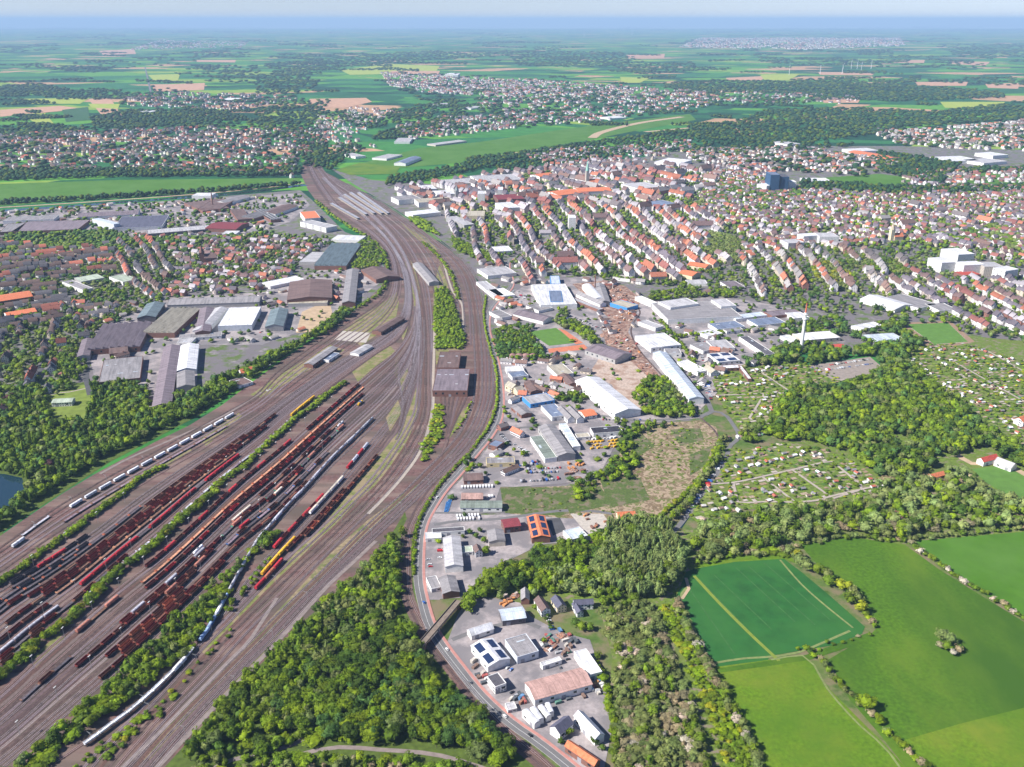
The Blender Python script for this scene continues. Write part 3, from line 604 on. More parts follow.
def loco_cab(L):
    mb = MB(); mb.box(-1.15, 1.55, -1.45, 1.45, 1.2, 4.1); mb.box(-1.35, 1.75, -1.5, 1.5, 4.1, 4.25); return mb.mesh('cab', [PAINTO])
def loco_win(L):
    mb = MB()
    mb.box(-1.18, -1.1, -1.1, 1.1, 3.55, 4.0); mb.box(1.5, 1.58, -1.1, 1.1, 3.55, 4.0); mb.box(-.7, 1.1, -1.48, -1.4, 3.3, 3.9); mb.box(-.7, 1.1, 1.4, 1.48, 3.3, 3.9); return mb.mesh('window', [GLASS])
KINDS_W = {
 'open_wagon': dict(L=14.0, parts=[('body', open_body), ('underframe', underframe)], cat='open wagon', d='open freight wagon'),
 'covered_wagon': dict(L=16.5, parts=[('body', covered_body), ('roof', covered_roof), ('underframe', underframe)], cat='covered wagon', d='covered wagon'),
 'hopper_wagon': dict(L=12.5, parts=[('body', hopper_body), ('underframe', underframe)], cat='hopper wagon', d='hopper wagon'),
 'tank_wagon': dict(L=15.5, parts=[('tank', tank_body), ('walkway', tank_top), ('underframe', underframe)], cat='tank wagon', d='tank wagon'),
 'flat_wagon': dict(L=19.5, parts=[('deck', flat_deck), ('end_wall', end_wall), ('underframe', underframe)], cat='flat wagon', d='flat wagon'),
 'locomotive': dict(L=15.0, parts=[('body', loco_body), ('cab', loco_cab), ('window', loco_win), ('underframe', underframe)], cat='locomotive', d='shunting locomotive')}
for k_ in KINDS_W.values(): k_['me'] = [(nm, f(k_['L'])) for nm, f in k_['parts']]
CN = {'dark red': (.2, .035, .03), 'brown': (.19, .075, .05), 'bright red': (.42, .025, .035), 'rust orange': (.42, .13, .07), 'dark grey': (.09, .075, .085), 'white': (.75, .76, .78), 'light grey': (.42, .42, .47),
      'pale blue': (.32, .46, .68), 'blue': (.05, .16, .4), 'salmon': (.42, .17, .12), 'yellow': (.75, .42, .02), 'green': (.03, .3, .18), 'dull brown': (.2, .11, .075), 'purple grey': (.23, .17, .2), 'cream': (.62, .55, .45), 'pale orange': (.5, .25, .15)}
SPAN = []
def near_i(pts, q): return min(range(len(pts)), key=lambda i: (pts[i].xy-q.xy).length_squared)
def curve_of(key, a, b, lift=3.2):
    pa, pb = P(*a, lift), P(*b, lift)
    if isinstance(key, list): return resample(W(key, lift), 3)
    mid = (pa+pb)/2; best = None
    for k, tr in enumerate(BUND[key]):
        i, j = sorted((near_i(tr, pa), near_i(tr, pb)))
        if j <= i: continue
        if any(s[0] == (key, k) and not (j < s[1]-1 or i > s[2]+1) for s in SPAN): continue
        d = (tr[near_i(tr, pa)].xy-pa.xy).length+(tr[near_i(tr, pb)].xy-pb.xy).length+(tr[near_i(tr, mid)].xy-mid.xy).length*1.0
        if best is None or d < best[0]: best = (d, k, i, j)
    if best is None: return None
    d, k, i, j = best; SPAN.append(((key, k), i, j)); return resample(BUND[key][k][i:j+1], 3)
NWAG = {}
def train(desc, key, a, b, pattern, gap=1.0, offs=0):
    """pattern: list of (kind, colour, roof/second colour or None) that repeats along the track"""
    c = curve_of(key, a, b)
    if c is None: return
    if P(*a).y > P(*b).y: pass
    L = [0]
    for p, q in zip(c, c[1:]): L.append(L[-1]+(q-p).length)
    def at(s):
        s = max(0, min(L[-1], s)); i = 0
        lo, hi = 0, len(L)-2
        while lo < hi:
            m = (lo+hi+1)//2
            if L[m] <= s: lo = m
            else: hi = m-1
        d = L[lo+1]-L[lo]; return c[lo].lerp(c[lo+1], (s-L[lo])/d if d else 0)
    s = .5; n = 0; made = []
    while True:
        kind, col, col2 = pattern[n % len(pattern)]; K = KINDS_W[kind]; l_ = K['L']
        if s+l_ > L[-1] and n > 0: break
        p, q = at(s+l_*.2), at(s+l_*.8); mid = (p+q)/2; rz = math.atan2(q.y-p.y, q.x-p.x)
        px = px_of(mid.x, mid.y)
        if -8 < px[0] < 1032 and px[1] < 778:
            if kind == 'locomotive': rt = empty(kind, (mid.x, mid.y, .5), rz)
            else: rt = empty(kind, (mid.x, mid.y, .5), rz)
            v = RNG.uniform(.78, 1.2); c1 = tuple(min(.95, x*v) for x in CN[col]); c2 = tuple(min(.95, x*v) for x in CN[col2]) if col2 else c1
            for nm, me in K['me']:
                if nm == 'end_wall':
                    for sg in (-1, 1): child(nm, me, rt, c2, loc=(sg*(l_/2-.2), 0, 0))
                else: child(nm, me, rt, c2 if nm in ('roof', 'cab') else c1)
            for sg in (-1, 1): child('bogie', BOG, rt, loc=(sg*l_*.33, 0, 0))
            tag(rt, None, K['cat'], desc); made.append((rt, col if not col2 or col2 == col or kind != 'covered_wagon' else col2, K['d'])); NWAG[kind] = NWAG.get(kind, 0)+1
        s += l_+gap; n += 1
    made.sort(key=lambda t: -t[0].location.y)
    for i, (rt, col, d) in enumerate(made):
        if len(made) == 1: rt['label'] = f'{col} {d} standing alone, {desc}'; continue
        w_ = 'topmost in' if i == 0 else 'lowest in' if i == len(made)-1 else f'{ordn(i).replace("nearest", "first")} down'
        rt['label'] = f'{col} {d}, {w_} the {desc}'
O, C_, Hp, T_, F_, Lc = 'open_wagon', 'covered_wagon', 'hopper_wagon', 'tank_wagon', 'flat_wagon', 'locomotive'
W_ = (C_, 'white', 'white')
train('white roofed train nearest the wood', 'outer', (74, 504), (240, 408), [W_], 5.0)
train('white wagon by the pond', 'outer', (8, 548), (16, 542), [W_])
train('grey flat train beside the white train', 'outer', (60, 520), (226, 426), [(F_, 'purple grey', 'dull brown')])
train('grey flat row by the pond wood', 'outer', (24, 532), (61, 507), [(F_, 'light grey', 'light grey')])
train('dark and red train under the first hedge', 'upper', (-6, 580), (75, 522), [(O, 'dark grey', None), (O, 'dark grey', None), (C_, 'bright red', 'bright red'), (C_, 'bright red', 'bright red')])
train('dark blue row by the first hedge', 'upper', (-6, 606), (93, 535), [(O, 'dark grey', None), (F_, 'dark grey', 'rust orange')])
train('flat row with orange ends', 'upper', (-6, 612), (137, 502), [(F_, 'dark grey', 'rust orange')])
B_ = [(O, 'dark red', None), (O, 'brown', None), (O, 'dark red', None), (Hp, 'dull brown', None)]
train('first brown row of the upper sidings', 'upper', (33, 598), (271, 408), B_)
train('second brown row of the upper sidings', 'upper', (10, 625), (262, 421), B_[1:]+B_[:1])
train('third brown row of the upper sidings', 'upper', (45, 597), (232, 441), [(O, 'dark red', None)])
train('pale flat row of the upper sidings', 'upper', (60, 588), (226, 452), [(F_, 'dull brown', 'pale orange')])
train('dark row left of the brown rows', 'upper', (-6, 632), (60, 578), [(O, 'dark red', None), (F_, 'dark grey', 'dull brown')])
train('brown row at the left edge', 'upper', (-6, 640), (50, 600), [(O, 'brown', None), (O, 'dark red', None)])
train('fourth brown row of the upper sidings', 'upper', (150, 505), (240, 434), [(O, 'brown', None)])
train('dark row above the second hedge', 'upper', (-6, 660), (140, 545), [(O, 'dark red', None), (F_, 'dark grey', 'dull brown'), (O, 'brown', None)])
train('long bright red train', 'upper', (79, 583), (239, 451), [(C_, 'bright red', 'bright red')]*5+[(F_, 'dark grey', 'bright red')])
train('lilac roofed coach row', 'upper', (-6, 652), (70, 592), [(C_, 'purple grey', 'light grey')])
train('grey row with the yellow end', 'upper', (68, 598), (288, 416), [(F_, 'light grey', 'dull brown'), (F_, 'purple grey', 'light grey')])
train('yellow maintenance train', 'upper', (291, 415), (314, 396), [(C_, 'yellow', 'yellow')])
train('short dark row by the second hedge', 'upper', (8, 664), (60, 618), [(O, 'brown', None), (F_, 'dark grey', None)])
train('dark flat row by the second hedge', 'upper', (75, 604), (137, 554), [(F_, 'dark grey', 'dull brown')])
train('red row right of the second hedge', 'lower', (147, 565), (292, 438), [(O, 'dark red', None), (O, 'dark red', None), (C_, 'bright red', 'bright red'), (O, 'brown', None)])
train('far end of the red row', 'lower', (298, 430), (357, 382), [(O, 'dark red', None), (O, 'brown', None), (O, 'bright red', None)])
train('long orange flat train', 'lower', (140, 582), (361, 382), [(F_, 'pale orange', 'rust orange')])
train('orange flat row by the hedge', 'lower', (74, 632), (128, 592), [(C_, 'salmon', 'salmon'), (F_, 'dull brown', None)])
train('middle dark red train', 'lower', (160, 587), (362, 391), [(O, 'dark red', None), (O, 'dark red', None), (O, 'bright red', None), (O, 'brown', None)])
train('mixed train of the middle sidings', 'lower', (197, 560), (340, 425), [(O, 'brown', None), (O, 'dark red', None), (O, 'dark red', None), (F_, 'dark grey', 'green'), (C_, 'salmon', 'salmon')])
train('lilac row of the middle sidings', 'lower', (120, 625), (212, 540), [(O, 'dark red', None), (C_, 'purple grey', 'light grey'), (O, 'brown', None)])
train('salmon pair of the middle sidings', 'lower', (236, 518), (257, 504), [(C_, 'salmon', 'cream')])
train('brown row left of the salmon wagons', 'lower', (73, 670), (170, 580), [(O, 'dark red', None), (O, 'brown', None)])
train('salmon and cream row', 'lower', (170, 592), (222, 546), [(C_, 'salmon', 'salmon'), (O, 'dark red', None), (O, 'brown', None)])
train('rust red row of the lower sidings', 'lower', (100, 655), (185, 583), [(O, 'dark red', None), (O, 'brown', None), (O, 'rust orange', None)])
train('rust covered row of the lower sidings', 'lower', (117, 648), (190, 588), [(O, 'rust orange', None), (O, 'brown', None)])
train('dark row before the tank wagon', 'lower', (150, 608), (195, 566), [(O, 'brown', None)])
train('dark row far down the lower sidings', 'lower', (20, 700), (80, 645), [(F_, 'dark grey', 'dull brown'), (O, 'brown', None)])
train('upper dark row of the lower sidings', 'lower', (230, 510), (330, 420), [(O, 'dark red', None), (O, 'brown', None)])
train('second upper dark row of the lower sidings', 'lower', (262, 495), (345, 420), [(O, 'brown', None), (O, 'dark red', None), (F_, 'dull brown', None)])
train('long dark red row of the lower sidings', 'lower', (105, 650), (300, 470), [(O, 'dark red', None), (O, 'brown', None), (O, 'dark red', None), (Hp, 'brown', None)])
train('near dark row of the lower sidings', 'lower', (85, 675), (215, 560), [(O, 'brown', None), (O, 'dark red', None)])
train('tank wagon of the middle sidings', 'lower', (200, 552), (208, 544), [(T_, 'white', None)])
train('white tank by the yellow wagon', 'lower', (337, 428), (347, 419), [(T_, 'white', None)])
train('grey flat row of the middle sidings', 'lower', (225, 545), (330, 446), [(F_, 'purple grey', 'blue'), (O, 'brown', None), (F_, 'dark grey', 'dull brown')])
train('cream row of the middle sidings', 'lower', (262, 502), (312, 462), [(O, 'dark red', None), (C_, 'salmon', 'cream'), (O, 'brown', None), (F_, 'dull brown', 'bright red')])
train('red pair below the middle', 'lower', (243, 527), (262, 508), [(C_, 'bright red', 'bright red'), (F_, 'dark grey', 'salmon')])
train('blue and yellow engines', 'lower', (351, 405), (366, 397), [(Lc, 'yellow', 'blue')])
LONG = [(83, 744), (96, 735), (109, 725), (123, 715), (137, 704), (158, 685), (181, 662), (199, 640), (206, 631), (215, 616), (229, 590), (241, 568), (258, 539), (269, 526), (281, 512), (294, 498), (306, 486), (321, 469), (337, 452), (357, 433), (377, 413)]
track(resample(W([(30, 780)]+LONG+[(395, 396), (408, 375), (413, 350)]), 14))
train('long curving white roofed train', LONG[:8], LONG[0], LONG[7], [(Hp, 'white', None)]*7+[(C_, 'white', 'white')], .4)
train('blue part of the long curving train', LONG[7:11], LONG[7], LONG[10], [(C_, 'pale blue', 'pale blue'), (C_, 'blue', 'pale blue'), (C_, 'white', 'white')], .4)
train('pale upper part of the long train', LONG[10:], LONG[10], LONG[-1], [(T_, 'light grey', None), (T_, 'light grey', None), (C_, 'light grey', 'light grey')], .4)
train('red row right of the long train', 'edge', (272, 545), (326, 492), [(C_, 'bright red', 'bright red'), (O, 'dark red', None)])
train('white pair right of the long train', 'edge', (300, 514), (338, 474), [(C_, 'white', 'cream')])
train('red and dark row above the white pair', 'edge', (340, 468), (366, 442), [(C_, 'bright red', 'bright red'), (C_, 'white', 'light grey')])
train('brown double row on the right edge', 'edge', (303, 535), (377, 456), [(O, 'brown', None), (O, 'rust orange', None)])
train('second brown row on the right edge', 'edge', (285, 551), (350, 486), [(O, 'brown', None), (O, 'dark red', None)])
train('yellow orange train beside the grass', 'edge', (271, 575), (300, 541), [(C_, 'yellow', 'yellow')])
train('bright red row beside the yellow train', 'edge', (250, 592), (281, 560), [(C_, 'bright red', 'bright red'), (C_, 'rust orange', 'rust orange')])

# ---------------------------------------------------------------- masts
MASTM = mat('galvanised_steel', (.34, .34, .33), .5, .1, 1, metal=.2)
def mast_meshes():
    a = MB(); a.tube((0, 0, 0), (0, 0, 13), .2, .12, 6); b = MB(); b.box(-1.3, 1.3, -.35, .35, 13, 13.4); return a.mesh('pole', [MASTM]), b.mesh('lamp_head', [mat('lamp_housing', (.6, .6, .58), .5, 0)])
MP, MH = mast_meshes()
def cat_meshes():
    a = MB(); a.tube((0, 0, 0), (0, 0, 9), .22, .14, 6); b = MB(); b.tube((0, 0, 8.2), (0, 4, 8.2), .09, .09, 5); b.tube((0, 0, 6.8), (0, 3.2, 8.2), .07, .07, 5); return a.mesh('pole', [MASTM]), b.mesh('bracket', [MASTM])
CPm, CB = cat_meshes(); MASTS = []
def masts(pts, step, kind, off=0):
    w_ = resample(W(pts), step)
    for i, p in enumerate(w_[:-1]):
        q = w_[i+1]; rz = math.atan2(q.y-p.y, q.x-p.x)
        if kind == 'light': o = empty('light_mast', (p.x, p.y, .1), rz); child('pole', MP, o); child('lamp_head', MH, o); tag(o, None, 'light mast', 'light masts over the sidings')
        else: o = empty('catenary_mast', (p.x, p.y, .1), rz); child('pole', CPm, o); child('bracket', CB, o); tag(o, None, 'catenary mast', 'catenary masts along the main tracks')
        MASTS.append((o, 'slim floodlight mast' if kind == 'light' else 'grey catenary mast', p.x, p.y))
masts([(0, 700), (60, 645), (120, 590), (200, 520), (290, 440), (345, 395)], 38, 'light')
masts([(20, 735), (80, 680), (150, 615), (230, 540), (290, 480), (350, 425)], 38, 'light')
masts([(10, 640), (60, 603), (120, 560), (190, 497), (260, 440)], 38, 'light')
masts([(0, 592), (50, 555), (95, 525), (150, 485)], 40, 'light')
masts([(-5, 556), (60, 512), (120, 474), (180, 446), (240, 414)], 55, 'catenary')
masts([(150, 712), (200, 660), (260, 600), (300, 560), (350, 515), (395, 468), (415, 430)], 60, 'catenary')
masts([(185, 735), (230, 690), (285, 625), (340, 565), (395, 515), (440, 475), (480, 430), (494, 390)], 60, 'catenary')
masts([(92, 742), (150, 700), (200, 648), (232, 600)], 50, 'catenary')
masts([(494, 384), (491, 340), (480, 292), (455, 262), (420, 236), (380, 210)], 60, 'catenary')
masts([(422, 384), (424, 340), (417, 285), (400, 250), (370, 222)], 60, 'catenary')
label_all(MASTS)
# ---------------------------------------------------------------- buildings
def seams(n, l, s):
    """joints between roof sheets, rain streaks and patches"""
    tc = n.new('ShaderNodeTexCoord'); sp = n.new('ShaderNodeSeparateXYZ'); l.new(tc.outputs['Object'], sp.inputs[0]); f = None
    for ax, per, wd in ((0, 5.2, .07), (1, 9.0, .04)):
        d = n.new('ShaderNodeMath'); d.operation = 'DIVIDE'; d.inputs[1].default_value = per; l.new(sp.outputs[ax], d.inputs[0])
        q = n.new('ShaderNodeMath'); q.operation = 'FRACT'; l.new(d.outputs[0], q.inputs[0])
        g = n.new('ShaderNodeMath'); g.operation = 'LESS_THAN'; g.inputs[1].default_value = wd; l.new(q.outputs[0], g.inputs[0])
        if f is None: f = g.outputs[0]
        else:
            m = n.new('ShaderNodeMath'); m.operation = 'MAXIMUM'; l.new(f, m.inputs[0]); l.new(g.outputs[0], m.inputs[1]); f = m.outputs[0]
    mp = n.new('ShaderNodeMapping'); mp.inputs['Scale'].default_value = (.22, .035, .1); l.new(tc.outputs['Object'], mp.inputs[0])
    t = n.new('ShaderNodeTexNoise'); t.inputs['Scale'].default_value = 1; t.inputs['Detail'].default_value = 5; l.new(mp.outputs[0], t.inputs['Vector'])
    mr = n.new('ShaderNodeMapRange'); mr.inputs[1].default_value = .4; mr.inputs[2].default_value = .7; mr.inputs[3].default_value = 1.05; mr.inputs[4].default_value = .68; l.new(t.outputs['Fac'], mr.inputs[0])
    k = n.new('ShaderNodeMath'); k.operation = 'MULTIPLY_ADD'; k.inputs[1].default_value = -.3; l.new(f, k.inputs[0]); l.new(mr.outputs[0], k.inputs[2])
    v = n.new('ShaderNodeVectorMath'); v.operation = 'SCALE'; l.new(s, v.inputs[0]); l.new(k.outputs[0], v.inputs['Scale']); return v.outputs[0]
WALLP = mat('painted_wall', 'obj', .85, .1, .4, extra=windows)
WALLH = mat('hall_wall', 'obj', .8, .12, .3)
ROOFT = mat('tile_roof', 'obj', .9, .22, .5)
ROOFF = mat('sheet_roof', 'obj', .75, .14, .5, extra=seams)
SOLAR = mat('solar_panel_glass', (.02, .035, .09), .2, 0, spec=.5)
SKYL = mat('skylight_glass', (.5, .56, .6), .3, 0)
UNITW = mat('vent_metal', (.5, .5, .5), .5, .1, 1)
RC = {'white': (.66, .66, .68), 'grey': (.27, .255, .26), 'light grey': (.43, .42, .43), 'dark grey': (.105, .10, .115), 'brown': (.165, .11, .10), 'red': (.42, .07, .05), 'orange': (.55, .17, .08), 'dark red': (.2, .04, .05),
      'blue': (.1, .28, .5), 'green grey': (.22, .26, .22), 'pale green': (.4, .46, .36), 'black': (.04, .038, .05), 'blue grey': (.17, .21, .3), 'pale blue': (.5, .56, .64), 'teal grey': (.17, .22, .24), 'rusty': (.46, .29, .25), 'beige': (.42, .38, .30), 'slate': (.10, .10, .14), 'purple grey': (.21, .17, .19)}
WC = {'white': (.74, .73, .70), 'cream': (.66, .57, .38), 'brick': (.21, .105, .08), 'grey': (.36, .35, .34), 'blue': (.06, .25, .55), 'yellow': (.6, .5, .28), 'dark': (.12, .11, .12), 'beige': (.5, .45, .38)}
BUILT = []; HSPEC = []
def ico(sub):
    import bmesh
    bm = bmesh.new(); bmesh.ops.create_icosphere(bm, subdivisions=sub, radius=1); V = [tuple(v.co) for v in bm.verts]; F_ = [tuple(v.index for v in f.verts) for f in bm.faces]; bm.free(); return np.array(V), F_
def hall(A, B, C, h, kind, rc, wc, name='warehouse', cat='warehouse', desc=None, parts=(), base=0, wins=0):
    """roof corners A, B, C as read at eaves height; kind: flat, gable (ridge along AB), cross (ridge across), saw, barrel"""
    a, b, c = P(*A, h), P(*B, h), P(*C, h)
    u = (b-a); u.z = 0; L = u.length; u.normalize(); n = Vector((-u.y, u.x, 0)); d = (c-b).dot(n)
    if d < 0: a, b, u, n, d = b, a, -u, -n, -d
    D = max(2, abs(d)); cen = (a+b)/2+n*(d/2); cen.z = 0; rz = math.atan2(u.y, u.x)
    if kind == 'cross' or (kind in ('gable', 'barrel') and L < D*.8):
        L, D = D, L; rz += math.pi/2; u, n = n, -u
        if kind == 'cross': kind = 'gable'
    occ_rect(cen, u, L/2+2, n, D/2+2)
    x0, x1, y0, y1 = -L/2, L/2, -D/2, D/2
    rt = empty(name, (cen.x, cen.y, .2), rz); wcl = WC[wc]; v = RNG.uniform(.9, 1.1); rcl = tuple(q*v for q in RC[rc])
    wm = MB(); rm = MB(); rise = 0
    wmat = WALLP if cat in ('house', 'apartment block', 'office', 'hospital', 'school', 'tower block', 'villa') else WALLH
    if kind == 'flat':
        wm.box(x0, x1, y0, y1, 0, h); t = .5
        rm.box(x0+t, x1-t, y0+t, y1-t, h, h+.12)
        pm = MB()
        for q in ((x0-.1, x1+.1, y0-.1, y0+.35), (x0-.1, x1+.1, y1-.35, y1+.1), (x0-.1, x0+.35, y0+.36, y1-.36), (x1-.35, x1+.1, y0+.36, y1-.36)): pm.box(*q, h-.05, h+.5)
        child('parapet', pm.mesh('parapet', [WALLH]), rt, wcl)
        top = lambda x, y: h+.13
    elif kind == 'gable':
        rise = min(4.5, D*(.13 if D > 14 else .38)); ov = .5
        wm.prism([(y0, 0), (y1, 0), (y1, h), (0, h+rise), (y0, h)], x0, x1)
        k = rise/(D/2)
        for s in (-1, 1):
            e = s*(D/2+ov)
            p = [(e, h-ov*k+.03), (0, h+rise+.03), (0, h+rise+.28), (e, h-ov*k+.28)]
            rm.prism(p if s < 0 else p[::-1], x0-ov, x1+ov)
        top = lambda x, y: h+rise-abs(y)*k+.3
    elif kind == 'saw':
        N = max(3, int(round(L/11))); wm.box(x0, x1, y0, y1, 0, h)
        for i in range(N):
            xa, xb = x0+L*i/N, x0+L*(i+1)/N
            rm.prism([(xa+.05, h+.02), (xb-.05, h+.02), (xb-.3, h+3.8)], y0+.05, y1-.05, 0, axis=1)
            g = MB(); g.quad([(xb-.02, y0+1, h+.3), (xb-.02, y1-1, h+.3), (xb-.26, y1-1, h+3.5), (xb-.26, y0+1, h+3.5)])
            child('glazing', g.mesh('glazing', [GLASS]), rt)
        top = lambda x, y: h+2
    elif kind == 'barrel':
        wm.box(x0, x1, y0, y1, 0, h); R = D/2
        prof = [(R*math.cos(math.pi*i/12)*1.02, h+.02+R*.45*math.sin(math.pi*i/12)) for i in range(13)]
        rm.prism(prof, x0-.3, x1+.3); top = lambda x, y: h+R*.45
    child('wall', wm.mesh('wall', [wmat]), rt, wcl)
    rf = child('roof', rm.mesh('roof', [ROOFT if rc in ('red', 'orange', 'dark red') else ROOFF]), rt, rcl)
    near = cen.y < 1500
    # roof furniture
    if 'solar' in parts:
        nx = max(1, int(L/14)); ny = 2
        for i in range(nx):
            for s in (-1, 1):
                cx = x0+L*(i+.5)/nx; w_ = L/nx*.36; ya, yb = (.15*D, .42*D)
                z = lambda y: top(0, y)+.08
                m_ = MB(); m_.quad([(cx-w_, s*ya, z(ya)+.2), (cx+w_, s*ya, z(ya)+.2), (cx+w_, s*yb, z(yb)+.2), (cx-w_, s*yb, z(yb)+.2)][::s])
                m_.quad([(cx-w_, s*ya, z(ya)), (cx+w_, s*ya, z(ya)), (cx+w_, s*yb, z(yb)), (cx-w_, s*yb, z(yb))][::-s])
                child('solar_panel', m_.mesh('solar_panel', [SOLAR]), rf)
    elif kind in ('flat', 'gable') and L*D > 500 and near or 'lights' in parts:
        k = min(5, max(1, int(L*D/700)))
        for i in range(k):
            x = x0+L*(i+.5)/k+RNG.uniform(-2, 2); y = RNG.choice((-.22, .2))*D; a_, b_ = RNG.uniform(1.5, 4), RNG.uniform(.6, 1.2)
            m_ = MB(); m_.box(x-a_, x+a_, y-b_, y+b_, top(x, abs(y)+b_)-.3, top(x, max(0, abs(y)-b_))+.25)
            child('skylight' if i % 2 == 0 else 'roof_vent', m_.mesh('skylight', [SKYL if i % 2 == 0 else UNITW]), rf)
    if near and h < 14:
        k = max(2, min(6, int(L/9))); yy = y0 if math.cos(rz) > 0 else y1; s = -1 if yy < 0 else 1
        for i in range(k):
            x = x0+L*(i+.5)/k; m_ = MB()
            if i == k//2: m_.box(x-1.8, x+1.8, min(yy, yy+s*.08), max(yy, yy+s*.08), 0.02, min(3.8, h*.75)); child('door', m_.mesh('door', [mat('roller_door', (.3, .3, .33), .6, .1, 1)]), rt)
            else: m_.box(x-1.4, x+1.4, min(yy, yy+s*.08), max(yy, yy+s*.08), h*.4, h*.72); child('window', m_.mesh('window', [GLASS]), rt)
    tag(rt, None, cat)
    sz = L*D; size = 'big ' if sz > 2500 else 'small ' if sz < 220 else ''
    form = {'flat': 'flat roofed', 'gable': 'gabled', 'saw': 'sawtooth roofed', 'barrel': 'barrel roofed'}[kind]
    BUILT.append((rt, desc or f'{size}{rc} {form} {cat}', cen.x, cen.y)); return rt
